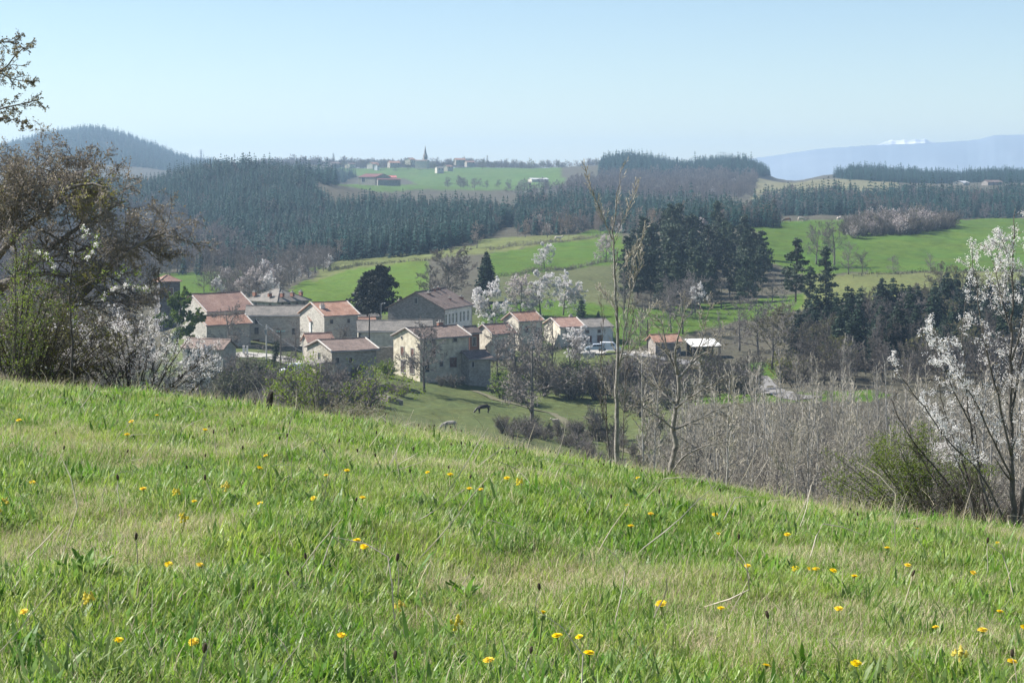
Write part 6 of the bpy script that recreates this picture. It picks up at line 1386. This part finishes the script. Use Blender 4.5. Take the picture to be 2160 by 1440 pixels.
# matted straw clumps and darker, coarser tufts, gathered in patches
def patchy(n, seed, cut, fx):
    P, rs = meadow_sites(n*5, 4.6, 26, seed); v = fbm(P[:,0]*fx+seed, P[:,1]*fx*.7, 3); return P[v > cut][:n], rs
P3, r3 = patchy(420, 61, .58, .8); k3 = len(P3)
scatter_stuff('straw_tufts', 'matted straw coloured tufts lying in the meadow', [tuft(680+i, 70, .12, .085, .0028, 1.05, 1.5, GM, .92) for i in range(4)], P3, np.stack([r3.randn(k3)*.2, r3.randn(k3)*.2, r3.rand(k3)*6.28], -1), .6+r3.rand(k3)*.9, 44)
P4, r4 = patchy(300, 62, .58, .9); k4 = len(P4)
scatter_stuff('coarse_tufts', 'coarse darker green tufts standing above the turf', [tuft(690+i, 60, .11, .115, .0048, .5, 1.5, HM, .05) for i in range(4)], P4, np.stack([r4.randn(k4)*.15, r4.randn(k4)*.15, r4.rand(k4)*6.28], -1), .6+r4.rand(k4)*.7, 45)
# dock plant and lush clumps one can point at
def rosette(name, label, px, row, n, L, w, seed, stand=.4):
    D = depth_of(px, row, 4.5, 24); rng = random.Random(seed); root = tag(empty(name, ground(px, D)), label, 'plant')
    for i in range(n):
        B = MB(); a = 6.28*i/n + rng.uniform(-.3,.3); le = rng.uniform(.1,.9)*stand*2; l = L*rng.uniform(.7,1.1); c, s = math.cos(a), math.sin(a); x = z = 0.0; an = le; prof = [.25,.75,1.0,.95,.7,.05]
        for k in range(6):
            ww = w*prof[k]*.5
            B.v += [(c*x+s*ww, s*x-c*ww, z+.012*(1 if k%2 else .6)), (c*x, s*x, z), (c*x-s*ww, s*x+c*ww, z+.012*(1 if k%2 else .6))]
            x += math.sin(an)*l/5; z += math.cos(an)*l/5; an += .16
        for k in range(5):
            for j in range(2): B.f.append((3*k+j, 3*k+j+1, 3*k+j+4, 3*k+j+3)); B.m.append(0)
        B.build('leaf', M['herb'], root)
    return root
rosette('dock_plant', 'clump of big upright dock leaves in the meadow below the tall sapling', 1345, 1066, 13, .20, .055, 1)
rosette('dock_plant', 'broad dark leaves beside the lush tuft at the lower left', 180, 1250, 10, .15, .035, 2)
rosette('dock_plant', 'small dark rosette near the dead straw patch in the middle', 985, 1240, 9, .13, .030, 3)
def clump(label, px, row, n, h, w, rad, seed, dry=.02):
    D = depth_of(px, row, 4.5, 28); tag(link_mesh('grass_clump', tuft(seed, n, rad, h, w, .38, 1.2, GM, dry), tuple(ground(px, D))), label, 'grass clump')
clump('tall dark green grass clump below the white cow and left of the sapling', 1130, 1035, 90, .16, .0055, .14, 671)
clump('lush grass clump at the lower left corner', 120, 1290, 80, .12, .0065, .20, 672)
clump('dense dark grass clump beside the earthy hollow at the lower left', 640, 1290, 110, .12, .004, .16, 673)
clump('pale straw tuft at the bottom left of the middle', 520, 1375, 90, .11, .003, .15, 674, .95)
clump('pale straw tuft at the bottom right of the middle', 1370, 1385, 90, .10, .003, .12, 675, .95)
clump('straw tuft with crossed dead stalks in the middle of the meadow', 1120, 1150, 90, .12, .003, .16, 676, .95)
clump('rounded green grass clump at the left edge', 25, 980, 90, .10, .0036, .2, 677, .15)
# dandelions: stem and flower head
def dandelion_parts(seed, closed=False):
    rng = random.Random(seed); T, Hd = MB(), MB(); h = .115
    T.tube([(0,0,-.02),(.004,.002,h*.5),(0,0,h)], [.0022,.002,.0022], 5); T.lathe([(.002,h-.012),(.006,h-.006),(.0065,h),(.003,h+.002)], 8)
    for ring, (n_, r_, up) in enumerate([(20,.020,.12),(16,.0165,.35),(12,.012,.65),(8,.007,1.0)]):
        for i in range(n_):
            a = 6.28*(i+.5*(ring%2))/n_ + rng.uniform(-.1,.1); l = r_*rng.uniform(.85,1.1)*(.45 if closed else 1); u = up if not closed else 1.3; c, s = math.cos(a), math.sin(a); w = .0028
            z0 = h+.001+.0012*ring; x1 = l*math.cos(u*.9); z1 = z0 + l*math.sin(u*.9)*.8; b = len(Hd.v)
            Hd.v += [(c*.001+s*w*.4, s*.001-c*w*.4, z0),(c*.001-s*w*.4, s*.001+c*w*.4, z0),(c*x1-s*w, s*x1+c*w, z1),(c*x1*1.03, s*x1*1.03, z1+.0004),(c*x1+s*w, s*x1-c*w, z1)]
            Hd.f.append((b,b+1,b+2,b+3,b+4)); Hd.m.append(0)
    return [('stem', T.mesh('stem', M['stem'])), ('flower_head', Hd.mesh('flower_head', M['petal']))]
DAN = [dandelion_parts(i) for i in range(4)]; BUD = dandelion_parts(9, True)
def cowslip_parts(seed):
    rng = random.Random(seed); T, Hd = MB(), MB(); h = .13
    T.tube([(0,0,-.02),(.006,0,h*.5),(0,.004,h)], [.0026,.0024,.002], 5)
    for i in range(11):
        a = rng.uniform(0,6.28); r = rng.uniform(.008,.024); q = (math.cos(a)*r, math.sin(a)*r, h - rng.uniform(-.008,.03)); T.tube([(0,0,h), q], [.001,.001], 3)
        Hd.lathe([(.002,.004),(.0045,-.004),(.0085,-.010),(.006,-.012)], 6, 0, q)
    return [('stem', T.mesh('stem', M['stem'])), ('flower_cluster', Hd.mesh('flower_cluster', M['petal_pale']))]
COW = [cowslip_parts(i) for i in range(2)]
def flower(nm, lab, cat, parts, px, row, h, sc, grp, rng):
    D = depth_of(px, row, 4.6, 27, h*sc); sc *= 1 + .035*max(0, D-8); D = depth_of(px, row, 4.6, 27, h*sc); p = ground(px, D); root = tag(empty(nm, p, rng.uniform(0,6.28), sc), lab, cat, grp); root.rotation_euler = (rng.gauss(.22,.14), rng.gauss(0,.16), rng.uniform(-.5,.5))
    for q in parts: link_mesh(q[0], q[1], parent=root)
rng = random.Random(5)
DP = [(288,890),(328,867),(268,923),(427,905),(44,884),(566,962),(532,989),(68,997),(303,1038),(410,1049),(558,1060),(669,1040),(362,1166),(416,1168),(68,1276),(254,1356),(424,1340),(718,1336),(732,1000),(906,990),(947,1000),(987,1033),(1015,1037),(1073,1001),
      (1316,1076),(1328,1096),(1371,1087),(1185,1319),(1238,1315),(1043,1391),(1475,1052),(1508,1087),(1508,1118),(1663,1120),(1924,1103),(1677,1172),(1674,1190),(1696,1180),(1728,1182),(1747,1197),(1722,1212),(1575,1212),(1800,1223),(1914,1176),(2044,1196),(2100,1143),(1769,1270),(2147,1299),(2073,1312),(1978,1320),(2127,1370),(1604,1392),(1805,1390),(1520,1269),(2105,1257),(1241,1357),(758,1046),(1870,1160),(1350,1001),(690,1010)]
for i, (a, r) in enumerate(DP): flower('dandelion', 'single yellow dandelion open among the meadow grass', 'flower', DAN[i % 4], a, r, .118, rng.uniform(.72,.98), 'dandelions scattered over the meadow', rng)
flower('dandelion', 'left one of two touching dandelions in the left middle of the meadow', 'flower', DAN[0], 757, 1128, .118, .95, None, rng)
flower('dandelion', 'right one of two touching dandelions in the left middle of the meadow', 'flower', DAN[1], 777, 1128, .118, 1.0, None, rng)
flower('dandelion', 'upper one of two dandelions standing one above the other below the dock leaves', 'flower', DAN[2], 1402, 1252, .118, 1.0, None, rng)
flower('dandelion', 'lower one of two dandelions standing one above the other below the dock leaves', 'flower', DAN[3], 1398, 1269, .118, 1.05, None, rng)
flower('dandelion', 'half closed dandelion bud on a long stem in the lower middle', 'flower', BUD, 1123, 1279, .118, 1.7, None, rng)
for i, (a, r, lab) in enumerate([(10,1040,'pale yellow cowslip at the very left edge of the meadow'), (12,1056,'second cowslip just below the one at the left edge'), (376,1032,'pale cowslip left of the tall one in the left meadow'), (472,1020,'pale cowslip farthest right in the left meadow'), (381,1068,'pale cowslip lowest of the group in the left meadow'),
        (967,1268,'cream coloured cowslip in the lower middle of the meadow'), (200,1254,'yellow cowslip beside the lush clump at the lower left'), (2034,1358,'pale cowslip at the lower right of the meadow'), (1100,1020,'pale cowslip before the tall dark grass clump'), (862,1244,'faded cowslip left of the cream coloured one')]):
    flower('cowslip', lab, 'flower', COW[i % 2], a, r, .125, rng.uniform(.8,1.05), None, rng)
